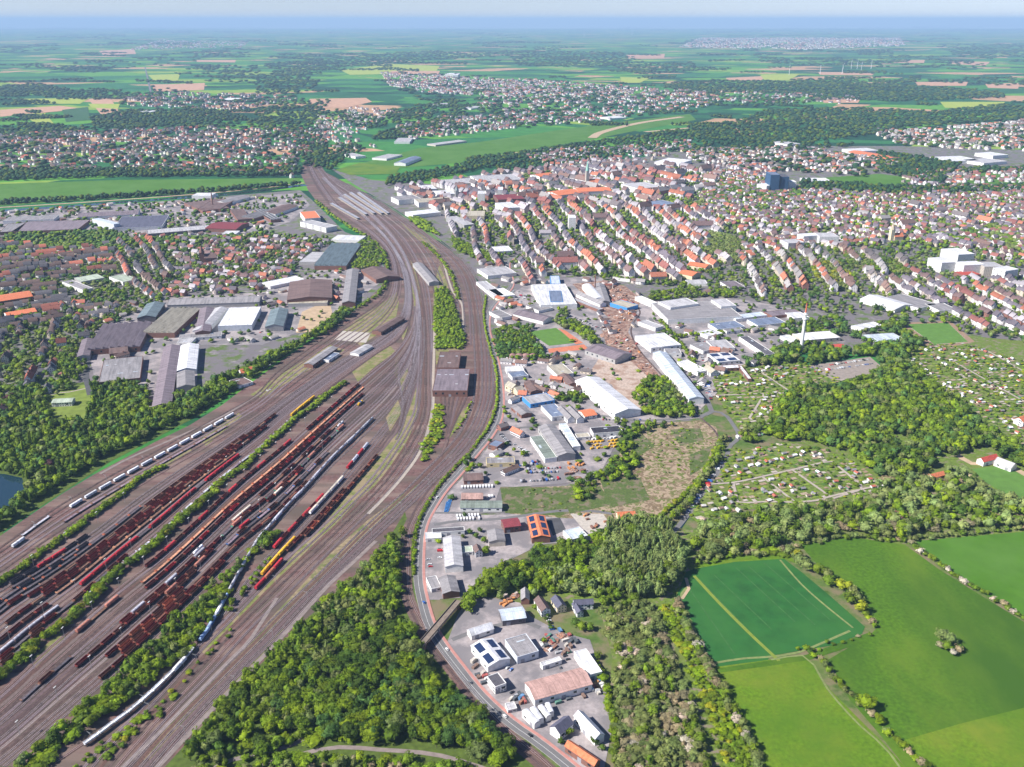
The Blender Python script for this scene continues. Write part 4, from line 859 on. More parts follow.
exec_rows = '''8 224|26 223|23 231|8|flat|grey|brick
27 222|90 220|91 229|8|flat|purple grey|brick
92 219|98 218|99 227|16|flat|pale blue|pale
9 217|59 215|60 219|8|flat|grey|white
81 213|140 210|141 214|8|gable|purple grey|white
122 217|169 215|171 226|8|flat|slate|white
147 230|222 224|223 228|7|flat|light grey|dark
184 203|210 200|212 210|8|flat|brown|brick
214 199|236 199|241 209|9|flat|brown|brick
230 210|243 209|249 219|8|flat|brown|brick
238 196|250 197|257 206|8|gable|grey|white
219 222|249 223|252 230|9|gable|dark red|brick
226 231|240 231|241 234|6|flat|white|white
254 210|264 209|271 220|8|saw|light grey|brick
266 210|278 211|282 221|8|saw|grey|brick
282 205|298 206|302 216|8|gable|brown|white
197 193|216 193|216 196|12|flat|white|white
74 278|97 274|98 279|7|flat|pale green|grey
62 282|72 280|84 290|7|flat|grey|white
109 277|124 274|129 281|7|flat|pale green|white
-5 296|28 291|29 297|10|gable|orange|brick|school
4 313|33 308|34 312|8|gable|orange|white|house
104 325|152 322|149 346|9|saw|purple grey|brick
104 360|143 356|141 378|7|flat|grey|brick
147 304|137 318|155 318|9|gable|teal grey|dark
82 340|77 357|88 361|8|gable|purple grey|grey
110 348|128 346|128 352|7|gable|brown|brick
172 309|200 309|192 333|9|saw|beige|brick
200 309|214 308|206 332|9|gable|purple grey|brick
216 308|228 308|219 331|9|gable|light grey|white
172 299|262 296|262 302|8|gable|grey|grey
229 308|261 307|255 325|10|flat|white|pale
271 310|265 327|283 327|9|gable|teal grey|grey
180 335|222 332|222 336|5|flat|grey|white
182 338|196 338|194 343|5|flat|light grey|white
164 347|152 407|171 407|8|gable|purple grey|brick
181 346|177 371|196 371|8|gable|white|white
177 373|177 388|195 388|8|gable|grey|grey
332 244|361 244|347 266|9|saw|teal grey|brick
312 252|299 262|312 265|7|flat|light grey|grey
290 282|332 280|329 298|11|gable|brown|brick
290 299|329 298|329 303|6|flat|beige|grey
347 270|342 303|355 304|9|gable|grey|brick
361 270|384 267|382 279|8|gable|brown|brick
261 283|295 276|297 281|6|flat|white|white
338 235|366 236|367 241|6|flat|white|white
311 220|337 226|338 231|12|flat|light grey|white|office
300 212|315 211|317 218|14|flat|orange|white|office
372 331|396 317|400 321|6|gable|brown|brick
304 364|329 347|333 351|6|gable|grey|brick
318 359|329 352|334 357|4|flat|blue grey|white
350 353|364 345|368 349|4|gable|light grey|white
422 263|439 282|430 284|7|gable|grey|grey
440 352|461 352|463 368|8|flat|brown|brick
437 369|470 369|471 391|9|flat|purple grey|brick
531 285|565 284|556 305|9|flat|white|white
550 276|559 276|566 284|9|flat|pale blue|blue
513 314|524 310|542 322|6|gable|purple grey|white
500 310|512 316|507 321|6|flat|grey|white
526 306|540 303|548 309|5|flat|grey|white
505 367|522 366|523 371|5|flat|white|white
508 373|524 371|525 376|5|flat|blue grey|white
547 366|563 364|569 374|6|flat|beige|white
559 375|568 374|575 384|6|gable|brown|brick
585 350|602 344|620 358|8|gable|purple grey|grey
582 286|594 300|603 298|6|barrel|white|white
576 294|582 293|593 306|6|gable|grey|white
568 298|573 297|590 312|5|flat|light grey|brick
549 291|561 291|556 302|9.6|flat|blue grey|blue
610 303|621 300|628 308|7|flat|beige|blue
594 284|604 284|620 302|7|gable|grey|dark
635 297|641 296|645 305|7|flat|white|white
652 304|668 320|735 311|9|flat|grey|white
658 302|686 298|697 304|13|flat|light grey|white
711 300|726 299|733 306|13|flat|light grey|white
635 336|664 333|671 346|8|flat|white|white
638 322|646 320|645 331|6|flat|light grey|white
664 349|679 349|685 354|6|flat|grey|white
653 353|689 399|703 397|9|gable|pale blue|white
677 362|687 360|696 373|6|flat|white|white
575 381|615 414|645 413|9|gable|white|white
590 428|619 426|620 432|6|flat|black|white
575 434|588 433|589 437|4|flat|beige|white
541 406|555 404|562 416|6|flat|blue grey|white
557 409|564 408|573 419|6|gable|grey|white
566 409|573 408|582 419|6|gable|grey|white
578 411|590 409|596 415|5|gable|orange|white|house
524 382|535 381|541 391|6|gable|brown|brick
522 397|546 393|551 401|6|flat|light grey|blue
511 407|521 405|528 414|5|gable|grey|brick
505 385|512 383|514 388|8|gable|beige|cream|house
512 389|519 387|520 391|6|gable|beige|cream|house
538 427|558 456|574 452|8|gable|grey|grey
530 437|545 459|556 456|6|flat|green grey|white
559 424|573 447|579 444|6|flat|pale blue|white
488 445|495 440|503 443|6|flat|blue grey|brick|office
486 458|514 457|514 463|5|flat|grey|yellow
463 474|482 473|483 480|5|gable|brown|brick
462 494|483 494|483 499|4|gable|rusty|brick
461 501|502 501|502 508|5|gable|green grey|white
501 520|517 518|519 526|7|gable|dark red|brick|house
487 531|503 530|506 541|6|cross|grey|beige
527 517|532 538|550 536|7|gable|orange|brick
563 531|579 527|587 536|5|flat|pale blue|white
616 513|633 512|634 518|8|gable|orange|cream|villa
432 529|464 527|465 531|5|flat|dark grey|white
425 533|441 532|442 538|4|flat|white|white
443 538|460 537|462 566|7|gable|light grey|white
460 547|472 546|473 552|4|flat|pale green|white
473 547|480 546|481 552|6|gable|brown|white|house
426 578|436 576|438 588|4|flat|grey|white
439 578|455 576|458 592|6|gable|grey|brick
499 610|522 607|525 618|6|gable|pale blue|dark
521 590|529 590|531 600|5|gable|grey|brick
467 630|489 623|493 629|5|gable|white|white
471 646|488 667|510 659|6|gable|white|white
505 640|526 634|540 651|7|flat|grey|pale
487 677|498 673|505 684|7|flat|dark grey|white|office
525 683|535 700|592 684|7|gable|rusty|white
574 652|586 649|602 672|6|flat|white|white
540 663|559 657|560 661|4|flat|white|white
505 704|514 702|520 708|3|flat|light grey|white
522 712|528 709|541 721|5|barrel|white|white
530 709|536 707|548 717|5|barrel|white|white
538 707|543 705|554 714|5|barrel|white|white
545 704|550 703|558 711|5|barrel|white|white
550 727|560 734|574 724|7|gable|slate|white|house
574 716|583 712|612 731|7|gable|white|white
565 746|571 741|604 757|6|gable|orange|brick
534 600|543 598|545 611|6|cross|brown|white|house
551 599|560 597|563 607|6|cross|slate|cream|house
573 600|592 599|593 604|6|gable|slate|white|house
572 604|578 603|580 613|5|cross|slate|white|house
764 312|794 309|796 314|5|flat|purple grey|brick
747 320|775 317|784 323|6|flat|blue grey|white
708 324|735 321|742 327|6|flat|blue grey|white
720 328|737 326|742 330|5|flat|grey|white
729 316|760 312|762 316|6|flat|pale blue|white
697 332|712 329|720 334|5|flat|white|white
739 337|766 355|772 352|7|flat|dark grey|white
706 341|726 340|736 348|6|flat|light grey|white
690 345|706 342|716 349|5|flat|grey|white
707 354|728 352|735 361|6|flat|white|white
715 366|738 365|739 368|5|flat|white|brick
738 366|748 379|751 378|5|flat|white|brick
703 368|711 367|714 373|6|gable|beige|white|house
792 334|829 331|837 338|6|flat|white|beige
780 336|789 335|795 342|5|flat|white|white
827 345|840 344|841 348|5|gable|red|brick
785 313|800 312|804 318|6|flat|white|white
977 459|992 455|996 459|6|gable|red|white
994 462|1000 459|1016 466|5|gable|light grey|white
928 475|940 472|941 476|6|gable|orange|yellow|house
1014 419|1026 415|1031 420|7|gable|orange|white|house
860 299|878 295|897 309|7|gable|white|white
883 298|902 294|921 308|7|flat|grey|white
925 304|943 303|955 310|7|flat|grey|white
851 326|873 322|876 327|5|flat|white|white
862 335|893 333|905 340|5|flat|pale blue|grey
928 258|944 257|945 263|22|flat|white|white|hospital
941 249|957 248|959 255|22|flat|white|white|hospital
955 262|975 261|976 265|22|flat|white|white|hospital
975 262|994 262|995 267|21|flat|light grey|beige|hospital
993 268|1006 266|1008 271|22|flat|white|white|hospital
954 272|972 271|973 275|8|flat|red|brick
766 172|775 172|776 175|53|flat|blue grey|glass|tower block
776 174|784 174|785 177|46|flat|dark grey|glass|tower block
757 184|766 183|767 186|20|flat|white|white|tower block
785 180|793 180|794 182|28|flat|white|white|tower block
797 234|812 233|813 236|17|flat|white|white|apartment block
814 233|833 233|834 237|17|flat|light grey|white|apartment block
780 240|796 239|797 243|14|flat|light grey|white|apartment block
568 215|575 215|576 218|32|flat|white|white|apartment block
414 199|449 197|450 201|14|flat|beige|white|office
391 197|413 195|414 199|14|flat|grey|white|office
432 191|450 190|451 194|12|flat|white|white|office
478 191|485 191|486 194|32|flat|white|white|apartment block
498 187|503 187|504 190|24|flat|white|white|apartment block
493 195|519 194|520 199|18|flat|dark red|brick|office
411 186|432 185|434 189|10|flat|white|white
440 180|470 178|473 183|12|flat|light grey|beige|office
470 176|512 174|514 180|12|flat|light grey|white
468 211|485 211|486 216|15|flat|beige|cream|apartment block
405 212|433 209|434 213|10|flat|white|white|office
446 217|456 216|458 226|12|flat|light grey|grey|office
495 203|510 202|512 208|16|flat|white|white|apartment block
491 247|508 246|510 251|8|flat|white|white
477 269|505 266|507 274|7|flat|light grey|white
476 282|486 281|490 297|6|flat|light grey|white
488 290|503 288|508 296|6|flat|white|white
616 275|633 277|634 280|6|flat|beige|white
685 280|705 280|706 284|5|flat|light grey|white
694 262|712 265|711 269|8|gable|orange|cream|house
688 270|702 273|700 278|8|gable|orange|cream|house
640 262|654 264|653 267|8|gable|orange|white|house
720 282|735 281|741 287|6|flat|purple grey|white
545 192|570 189|572 194|14|gable|orange|white|apartment block
573 188|606 187|608 191|16|gable|orange|white|apartment block
621 184|645 182|648 188|16|flat|light grey|white|office
640 203|662 200|664 205|14|flat|blue grey|beige|office
530 175|545 173|546 176|14|gable|orange|white|apartment block
668 158|692 160|690 165|12|flat|white|white
145 110|160 110|161 112|10|flat|white|white
600 117|616 116|617 118|8|flat|white|white
424 104|446 103|447 105|8|flat|light grey|beige
460 108|474 106|475 108|8|flat|light grey|white
398 138|413 138|415 142|8|flat|light grey|white
427 144|458 140|459 142|6|flat|light grey|beige
372 158|388 154|394 157|7|flat|light grey|white
394 163|410 157|412 161|10|gable|blue grey|white
342 154|352 153|354 157|8|flat|light grey|white
445 74|450 73|451 75|28|flat|white|white|apartment block
455 73|460 73|460 75|28|flat|white|white|apartment block
930 157|960 156|962 161|10|flat|white|white
962 160|985 158|988 163|10|flat|light grey|white
975 153|990 152|991 156|12|flat|white|white
862 151|902 158|901 162|9|gable|orange|white
800 178|825 178|826 181|8|flat|white|white
842 149|866 148|867 151|10|flat|white|white
770 142|783 141|784 145|10|flat|light grey|white
55 399|75 398|76 402|6|gable|pale green|white|villa
229 381|243 377|250 383|4|flat|brown|white
238 371|250 368|252 371|4|gable|orange|white
228 98|242 98|243 100|10|flat|white|white'''
WC['pale'] = (.55, .58, .62); WC['glass'] = (.03, .085, .17)
for r_ in exec_rows.split('\n'):
    q = r_.split('|'); pt = [tuple(float(v) for v in k.split()) for k in q[:3]]
    ct = q[7] if len(q) > 7 else 'warehouse'
    big = (pt[0][0], pt[0][1]) in ((471, 646), (527, 517)) or r_.startswith('707 354')
    hall(*pt, float(q[3]), q[4], q[5], q[6], name={'warehouse': 'warehouse', 'hospital': 'hospital_block', 'villa': 'villa'}.get(ct, ct.replace(' ', '_')), cat=ct, parts=('solar',) if big else ())  # the white store's open court stands as a dark raised box, labelled warehouse
# tanks, chimneys
def chimney(px, py, h, r, col='brick', nm='factory_chimney', d='tall brick factory chimney'):
    p = P(px, py); mb = MB(); mb.tube((0, 0, 0), (0, 0, h), r, r*.6, 12); me = mb.mesh('shaft', [WALLH])
    o = empty(nm, (p.x, p.y, 0)); child('shaft', me, o, WC[col]); m2 = MB(); m2.tube((0, 0, h), (0, 0, h+.8), r*.75, r*.75, 12); child('rim', m2.mesh('rim', [WALLH]), o, WC['dark'])
    tag(o, None, 'chimney'); BUILT.append((o, d, p.x, p.y)); occ_mark(p.x, p.y, 4)
chimney(213, 208, 45, 2.2); chimney(595, 291, 34, 1.6); chimney(583, 228, 30, 1.5, 'grey', d='grey factory chimney'); chimney(530, 308, 22, .9)
for i in range(4):
    p = P(512.5+i*6.8, 357); o = empty('storage_tank', (p.x, p.y, 0)); a = MB(); a.tube((0, 0, 0), (0, 0, 4), 6, 6, 20); child('wall', a.mesh('wall', [WALLH]), o, (.4, .33, .3))
    b = MB(); b.tube((0, 0, 4), (0, 0, 5.6), 6.2, 3, 20); b.tube((0, 0, 5.6), (0, 0, 6.2), 3, .5, 20); child('roof', b.mesh('roof', [ROOFF]), o, (.3, .17, .15)); occ_mark(p.x, p.y, 7)
    tag(o, f'round brown storage tank among trees, {["leftmost", "second from left", "third from left", "rightmost"][i]} of four', 'storage tank', 'four round tanks by the sports ground')
# station platform roofs
for i, (a, b) in enumerate((((331, 203), (358, 218)), ((339, 197), (366, 214)), ((344, 194), (374, 213)), ((350, 192), (382, 213)), ((358, 192), (388, 213)))):
    p, q = P(*a, 5), P(*b, 5); u = q-p; L = u.length; c = (p+q)/2; rz = math.atan2(u.y, u.x); o = empty('platform_canopy', (c.x, c.y, 0), rz)
    m1 = MB(); m1.box(-L/2, L/2, -4, 4, .15, 1.0); child('platform', m1.mesh('platform', [PALE]), o)
    m2 = MB(); m2.prism([(-4.5, 5.2), (0, 4.7), (4.5, 5.2), (4.5, 5.5), (0, 5.0), (-4.5, 5.5)], -L/2, L/2); child('canopy_roof', m2.mesh('canopy_roof', [ROOFF]), o, (.33, .33, .37))
    for k in range(8):
        m3 = MB(); x = -L/2+L*(k+.5)/8; m3.tube((x, 0, 1), (x, 0, 4.75), .2, .2, 6); child('post', m3.mesh('post', [MASTM]), o)
    tag(o, f'pale long station canopy, {["leftmost", "second from left", "middle", "fourth from left", "rightmost"][i]} of the five', 'platform canopy', 'station platform canopies')
# white radio mast
p = P(801, 350); o = empty('radio_mast', (p.x, p.y, 0)); topz = H-(H)*0
def zat(px, py, base):      # height of a sight line above a ground point
    u, v = (px-512)/F, (383.5-py)/F; dy = CP+v*SP; dz = -SP+v*CP; return H+base.y/dy*dz
hm = zat(806, 303, p); m1 = MB(); m1.tube((0, 0, 0), (0, 0, hm*.8), 3.0, 2.2, 14); child('shaft', m1.mesh('shaft', [WALLH]), o, WC['white'])
m2 = MB(); m2.tube((0, 0, hm*.66), (0, 0, hm*.68), 4.2, 4.2, 16); child('platform', m2.mesh('platform', [WALLH]), o, WC['white'])
m2 = MB(); m2.tube((0, 0, hm*.755), (0, 0, hm*.775), 3.8, 3.8, 16); child('platform', m2.mesh('platform', [WALLH]), o, WC['white'])
m3 = MB(); m3.tube((0, 0, hm*.8), (0, 0, hm), 1.4, .6, 10); child('antenna', m3.mesh('antenna', [WALLH]), o, (.6, .16, .08))
tag(o, 'tall white concrete radio mast with orange tip rising from trees', 'radio mast'); occ_mark(p.x, p.y, 5)
# churches
def church(px, py, H_, spire_c, nl, lab, wallc='beige', roofc='orange', body=(30, 14, 14)):
    p = P(px, py); o = empty('church', (p.x, p.y, 0), .2); a = MB(); a.box(-5, 5, -5, 5, 0, H_*.58); child('tower', a.mesh('tower', [WALLH]), o, WC[wallc])
    s = MB(); s.tube((0, 0, H_*.58), (0, 0, H_), 6.4, .15, 8); child('spire', s.mesh('spire', [ROOFF]), o, spire_c)
    L, D, h = body; n_ = MB(); n_.prism([(-D/2, 0), (D/2, 0), (D/2, h), (0, h+8), (-D/2, h)], 4.2, 4+L); child('nave', n_.mesh('nave', [WALLH]), o, WC[wallc])
    r = MB()
    for t in (-1, 1):
        q = [(t*(D/2+.6), h-.5), (0, h+8.1), (0, h+8.6), (t*(D/2+.6), h)]; r.prism(q if t < 0 else q[::-1], 4.1, 4.5+L)
    child('roof', r.mesh('roof', [ROOFT]), o, RC[roofc]); tag(o, lab, 'church'); occ_mark(p.x+10, p.y, 20)
church(587, 186, 84, (.3, .55, .45), 1, 'large church with pale tower and slim green spire in the old town')
church(203, 262, 38, (.2, .1, .08), 1, 'dark brick church with square tower left of the railway', 'brick', 'brown', (26, 14, 10))
church(891, 240, 45, (.5, .42, .3), 1, 'sandstone church with blunt tower among eastern terraces', 'cream', 'orange', (24, 14, 9))
church(457, 198, 40, (.25, .3, .3), 1, 'grey church with pointed steeple beside the station quarter', 'grey', 'dark red', (26, 12, 10))

# ---------------------------------------------------------------- houses: specs first
PAL_R = {'mix': [((.38, .14, .085), 'orange roofed', 1.5), ((.25, .10, .085), 'red roofed', 2.8), ((.17, .11, .105), 'brown roofed', 4.5), ((.14, .12, .14), 'grey roofed', 4), ((.36, .33, .35), 'pale grey roofed', 2)],
         'dark': [((.34, .11, .07), 'orange roofed', 1.3), ((.2, .07, .05), 'red roofed', 1.6), ((.12, .08, .07), 'brown roofed', 5), ((.09, .085, .095), 'grey roofed', 4)],
         'lt': [((.42, .15, .09), 'orange roofed', 1.3), ((.19, .12, .1), 'brown roofed', 3), ((.3, .28, .27), 'pale grey roofed', 3), ((.14, .12, .12), 'grey roofed', 2)]}
PAL_W = [((.78, .74, .72), 'white', 7), ((.66, .57, .45), 'cream', 3), ((.5, .42, .38), 'beige', 1.5), ((.28, .13, .1), 'brick', 1.2)]
def pick(L): return RNG.choices(L, [q[2] for q in L])[0]
def add_house(x, y, rz, L, D, h, pal):
    r, w_ = pick(PAL_R[pal]), pick(PAL_W); v = RNG.uniform(.8, 1.25)
    HSPEC.append((x, y, rz, L, D, h, tuple(c*v for c in r[0]), r[1], w_[0], w_[1]))
def rows(polys, a, b, sp_u=15, sp_v=27, size=(11, 10, 6), pal='mix', fill=.9, terr=0, road=True, gard=0):
    """streets of houses along the direction a->b inside a polygon (all map readings)"""
    pw = W2(polys); pa, pb = P(*a), P(*b); u = (pb-pa); u.z = 0; u.normalize(); n = Vector((-u.y, u.x, 0)); rz = math.atan2(u.y, u.x)
    c = Vector((sum(q[0] for q in pw)/len(pw), sum(q[1] for q in pw)/len(pw), 0)); R = max(math.hypot(q[0]-c.x, q[1]-c.y) for q in pw)
    j = 0; v = -R; ph = RNG.uniform(0, 6)
    while v < R:
        uu = -R; left = 0; cross = RNG.uniform(60, 110); same = 0; far_ = c.y > 4500
        while uu < R:
            bend = 7*math.sin(uu/170+ph)+4*math.sin(uu/63+j*.4)
            q = c+u*(uu+RNG.uniform(-1, 1)*(0 if terr else sp_u*.18))+n*(v+bend+(RNG.uniform(-.6, .6) if terr else RNG.uniform(-3, 3)))
            if inside((q.x, q.y), pw) and not occ(q.x, q.y):
                if left <= 0 and RNG.random() > fill: left = -RNG.randint(1, 3)
                if left < 0: left += 1
                else:
                    L, D, h = size; sl = math.atan((7/170)*math.cos(uu/170+ph))
                    if terr:
                        L = sp_u+.2; rzz = rz+sl; h_ = h+RNG.choice((0, 0, 0, 1.2, -1.5, 2.5)); D = D*RNG.uniform(.9, 1.12)
                        if RNG.random() < .06: rzz += math.pi/2; L *= 1.2
                    else: L *= RNG.uniform(.8, 1.5); D *= RNG.uniform(.8, 1.2); rzz = rz+sl+RNG.choice((0, math.pi/2))+RNG.uniform(-.12, .12); h_ = h*RNG.uniform(.75, 1.3)
                    add_house(q.x, q.y, rzz, L, D, h_, pal)
                    if terr and same > 0 and len(HSPEC) > 1: t = HSPEC[-1]; o_ = HSPEC[-2]; HSPEC[-1] = t[:6]+o_[6:]; same -= 1
                    elif terr: same = RNG.choice((0, 1, 1, 2, 3, 5))
                    if dist(q.x, q.y) < 3200: occ_rect(q, u, L/2-1, n, D/2-1)
            uu += sp_u; cross -= sp_u
            if cross < 0: cross = RNG.uniform(70, 150); uu += RNG.uniform(9, 16)
        v += sp_v*(1.35 if j % 2 else .8)*RNG.uniform(.88, 1.15); j += 1
# large blocks of the inner town come first, the terraces fill in round them
rows([(400, 192), (520, 172), (640, 166), (720, 172), (700, 212), (640, 214), (560, 212), (500, 222), (440, 214)], (600, 190), (640, 200), 44, 62, (34, 15, 15), 'lt', .5)
rows([(500, 224), (700, 214), (740, 262), (690, 285), (600, 275), (520, 262)], (537, 225), (572, 267), 60, 120, (34, 13, 13), 'mix', .3)
rows([(740, 200), (1024, 200), (1024, 250), (800, 250), (740, 262)], (800, 200), (860, 214), 70, 110, (32, 13, 11), 'lt', .35)
# right town: terraces running down to the right
rows([(505, 222), (560, 205), (640, 200), (700, 210), (730, 230), (700, 245), (735, 262), (690, 285), (640, 280), (600, 275), (560, 275), (520, 262), (500, 245)], (537, 225), (572, 267), 15, 38, (15, 13, 12), 'mix', .95, 1)
rows([(445, 214), (505, 222), (500, 246), (520, 263), (555, 278), (530, 284), (480, 262), (455, 236)], (537, 225), (572, 267), 15, 36, (15, 12, 10), 'mix', .85, 1)
rows([(395, 190), (520, 172), (640, 164), (700, 170), (690, 205), (640, 200), (560, 205), (505, 222), (440, 214), (405, 203)], (600, 190), (640, 200), 20, 40, (20, 15, 13), 'mix', .8, 1)
rows([(700, 168), (760, 165), (800, 190), (900, 196), (1060, 192), (1060, 220), (900, 225), (800, 226), (740, 230), (700, 212)], (800, 200), (860, 214), 17, 26, (12, 11, 7), 'mix', .88)
rows([(740, 230), (800, 226), (900, 225), (1060, 220), (1100, 255), (1010, 262), (900, 240), (850, 250), (800, 245), (735, 262)], (800, 200), (860, 214), 16, 25, (12, 11, 8), 'mix', .85)
rows([(735, 262), (800, 245), (850, 250), (905, 262), (900, 300), (850, 292), (800, 290), (765, 300), (740, 290)], (845, 265), (873, 290), 13, 46, (13, 12, 11), 'lt', .85, 1)
rows([(905, 262), (930, 280), (1000, 280), (1100, 270), (1100, 345), (1024, 345), (960, 322), (930, 308), (900, 300)], (920, 285), (975, 318), 13, 34, (13, 11, 9), 'mix', .85, 1)
rows([(640, 280), (690, 285), (740, 292), (765, 300), (745, 298), (700, 296), (650, 290), (600, 284)], (640, 283), (700, 292), 16, 26, (14, 11, 6), 'lt', .55)
# far right and far suburbs
rows([(680, 150), (800, 148), (905, 163), (860, 176), (800, 172), (700, 166)], (700, 155), (800, 168), 19, 30, (13, 11, 7), 'lt', .8)
rows([(905, 172), (1060, 168), (1060, 192), (900, 196)], (900, 180), (1000, 190), 19, 30, (13, 11, 7), 'mix', .8)
rows([(860, 128), (900, 132), (1060, 118), (1100, 128), (1060, 152), (975, 150), (900, 145)], (900, 130), (1000, 140), 23, 36, (15, 12, 8), 'lt', .8)
rows([(512, 78), (600, 85), (700, 92), (715, 106), (640, 115), (600, 122), (540, 125), (512, 118), (470, 100)], (540, 90), (640, 110), 27, 50, (17, 13, 8), 'mix', .62)
rows([(380, 72), (450, 76), (512, 80), (540, 90), (520, 97), (430, 94), (390, 86)], (400, 75), (500, 90), 27, 50, (17, 13, 8), 'mix', .7)
rows([(640, 92), (700, 92), (780, 92), (860, 98), (850, 105), (720, 103)], (660, 95), (800, 100), 27, 60, (17, 13, 8), 'mix', .5)
rows([(120, 98), (180, 93), (260, 95), (300, 99), (240, 110), (200, 110), (130, 106)], (120, 98), (240, 106), 27, 50, (17, 13, 8), 'dark', .6)
rows([(-60, 138), (100, 132), (200, 128), (300, 130), (330, 125), (330, 145), (300, 160), (292, 178), (200, 174), (100, 172), (-60, 174)], (0, 150), (200, 166), 20, 38, (14, 12, 8), 'dark', .72)
rows([(310, 120), (350, 108), (400, 110), (380, 122), (350, 140), (380, 145), (360, 155), (335, 150)], (320, 120), (370, 135), 22, 40, (14, 12, 8), 'lt', .6)
rows([(395, 128), (440, 118), (520, 116), (600, 120), (520, 128), (460, 135), (410, 140)], (420, 125), (520, 130), 24, 42, (14, 12, 8), 'mix', .7)
rows([(520, 158), (560, 150), (640, 146), (690, 140), (690, 150), (640, 164), (560, 168)], (540, 155), (640, 160), 18, 30, (13, 12, 8), 'mix', .7)
rows([(700, 38), (900, 38), (905, 46), (800, 50), (680, 47)], (700, 40), (850, 45), 55, 160, (36, 26, 12), 'lt', .6)
rows([(130, 50), (160, 40), (250, 42), (240, 48)], (130, 46), (240, 48), 60, 150, (30, 24, 10), 'mix', .4)
# left town
rows([(-60, 240), (30, 246), (62, 250), (112, 245), (120, 275), (60, 278), (66, 300), (60, 330), (-60, 330)], (40, 300), (70, 296), 14, 28, (13, 11, 9), 'dark', .82, 1)
rows([(112, 243), (160, 240), (175, 262), (165, 296), (150, 300), (120, 280)], (128, 250), (158, 285), 12, 30, (12, 11, 9), 'dark', .9, 1)
rows([(160, 240), (225, 236), (290, 240), (335, 240), (300, 262), (290, 278), (255, 293), (200, 296), (168, 296), (178, 262)], (180, 280), (240, 286), 15, 25, (12, 10, 7), 'mix', .85)
rows([(62, 300), (100, 300), (140, 305), (100, 322), (85, 340), (72, 330)], (70, 310), (120, 306), 15, 24, (12, 10, 7), 'dark', .7)
rows([(-60, 330), (60, 330), (80, 345), (62, 395), (30, 392), (-60, 396)], (38, 370), (56, 330), 12, 34, (12, 10, 8), 'dark', .7, 1)
rows([(62, 345), (84, 345), (66, 392), (52, 392)], (38, 370), (56, 330), 14, 26, (9, 8, 5), 'mix', .5)
rows([(0, 402), (16, 400), (20, 412), (-60, 425), (-60, 402)], (0, 404), (20, 410), 15, 24, (11, 9, 6), 'mix', .8)
# commercial strip fillers
for q_, n_ in (([(500, 300), (530, 310), (548, 322), (520, 332), (494, 330)], 0), ([(503, 362), (572, 356), (585, 372), (574, 400), (560, 402), (503, 404)], 0), ([(505, 420), (530, 424), (528, 470), (490, 480), (478, 470)], 0), ([(420, 530), (490, 520), (520, 545), (480, 575), (440, 600), (425, 600)], 0), ([(668, 320), (740, 312), (800, 312), (800, 330), (740, 345), (700, 345)], 0), ([(690, 345), (740, 350), (765, 368), (716, 378), (704, 395)], 0), ([(500, 268), (535, 262), (600, 276), (590, 284), (530, 284), (508, 296)], 0),
               ([(100, 305), (150, 300), (165, 345), (155, 380), (145, 385), (100, 345)], 0), ([(196, 340), (262, 345), (300, 332), (340, 305), (384, 283), (384, 268), (300, 275), (262, 290), (262, 340)], 0), ([(0, 212), (140, 204), (300, 195), (308, 206), (260, 234), (140, 238), (0, 234)], 0)):
    rows(q_, (500, 300), (545, 312), 24, 25, (15, 9, 4.5), 'lt', .42)
rows([(500, 300), (530, 310), (548, 320), (520, 332), (496, 330)], (505, 305), (545, 320), 18, 22, (14, 9, 5), 'lt', .5)
rows([(503, 360), (570, 358), (590, 372), (572, 398), (505, 400)], (510, 365), (560, 370), 19, 22, (14, 10, 5), 'lt', .5)
rows([(600, 283), (650, 292), (640, 330), (620, 340), (590, 320)], (600, 290), (630, 320), 16, 22, (12, 6, 4), 'dark', .5)
rows([(680, 350), (730, 350), (760, 370), (715, 376), (705, 392)], (690, 355), (730, 360), 20, 24, (14, 10, 5), 'lt', .5)
rows([(470, 250), (510, 262), (508, 300), (492, 300), (480, 275)], (475, 255), (505, 262), 18, 24, (14, 10, 6), 'lt', .5)
rows([(885, 520), (905, 500), (930, 515), (915, 525)], (890, 515), (915, 515), 18, 20, (11, 8, 5), 'mix', .5)
print('houses', len(HSPEC))

def house_tmpl():
    V = [(-.5, -.5, 0), (.5, -.5, 0), (.5, .5, 0), (-.5, .5, 0), (-.5, -.5, 1), (.5, -.5, 1), (.5, .5, 1), (-.5, .5, 1), (-.5, 0, 1.6), (.5, 0, 1.6),
         (-.54, -.58, .93), (.54, -.58, .93), (.54, 0, 1.66), (-.54, 0, 1.66), (.54, .58, .93), (-.54, .58, .93)]
    F_ = [(0, 1, 5, 4), (1, 2, 6, 9, 5), (2, 3, 7, 6), (3, 0, 4, 8, 7), (10, 11, 12, 13), (13, 12, 14, 15)]
    return V, F_, [0, 0, 0, 0, 1, 1], [1]*6
HT = house_tmpl()
def house_parts():
    V, F_, _, _ = HT
    a = MB(); a.v = V[:10]; a.f = F_[:4]; a.m = [0]*4; wme = a.mesh('wall', [WALLP])
    b = MB()
    for s in (-1, 1):
        q = [(s*.58, .93), (0, 1.62), (0, 1.69), (s*.58, 1.0)]; b.prism(q if s < 0 else q[::-1], -.54, .54)
    c = MB(); c.box(.12, .2, -.06, .04, 1.45, 1.95)
    return wme, b.mesh('roof', [ROOFT]), c.mesh('chimney', [WALLH])
HW, HR, HC = house_parts(); HLAB = []
def vis(x, y): a, b = px_of(x, y); return -6 < a < 1030 and b < 775
hs = sorted([h for h in HSPEC if vis(h[0], h[1])], key=lambda q: dist(q[0], q[1])/(q[3]*q[4]*q[5])**.33)
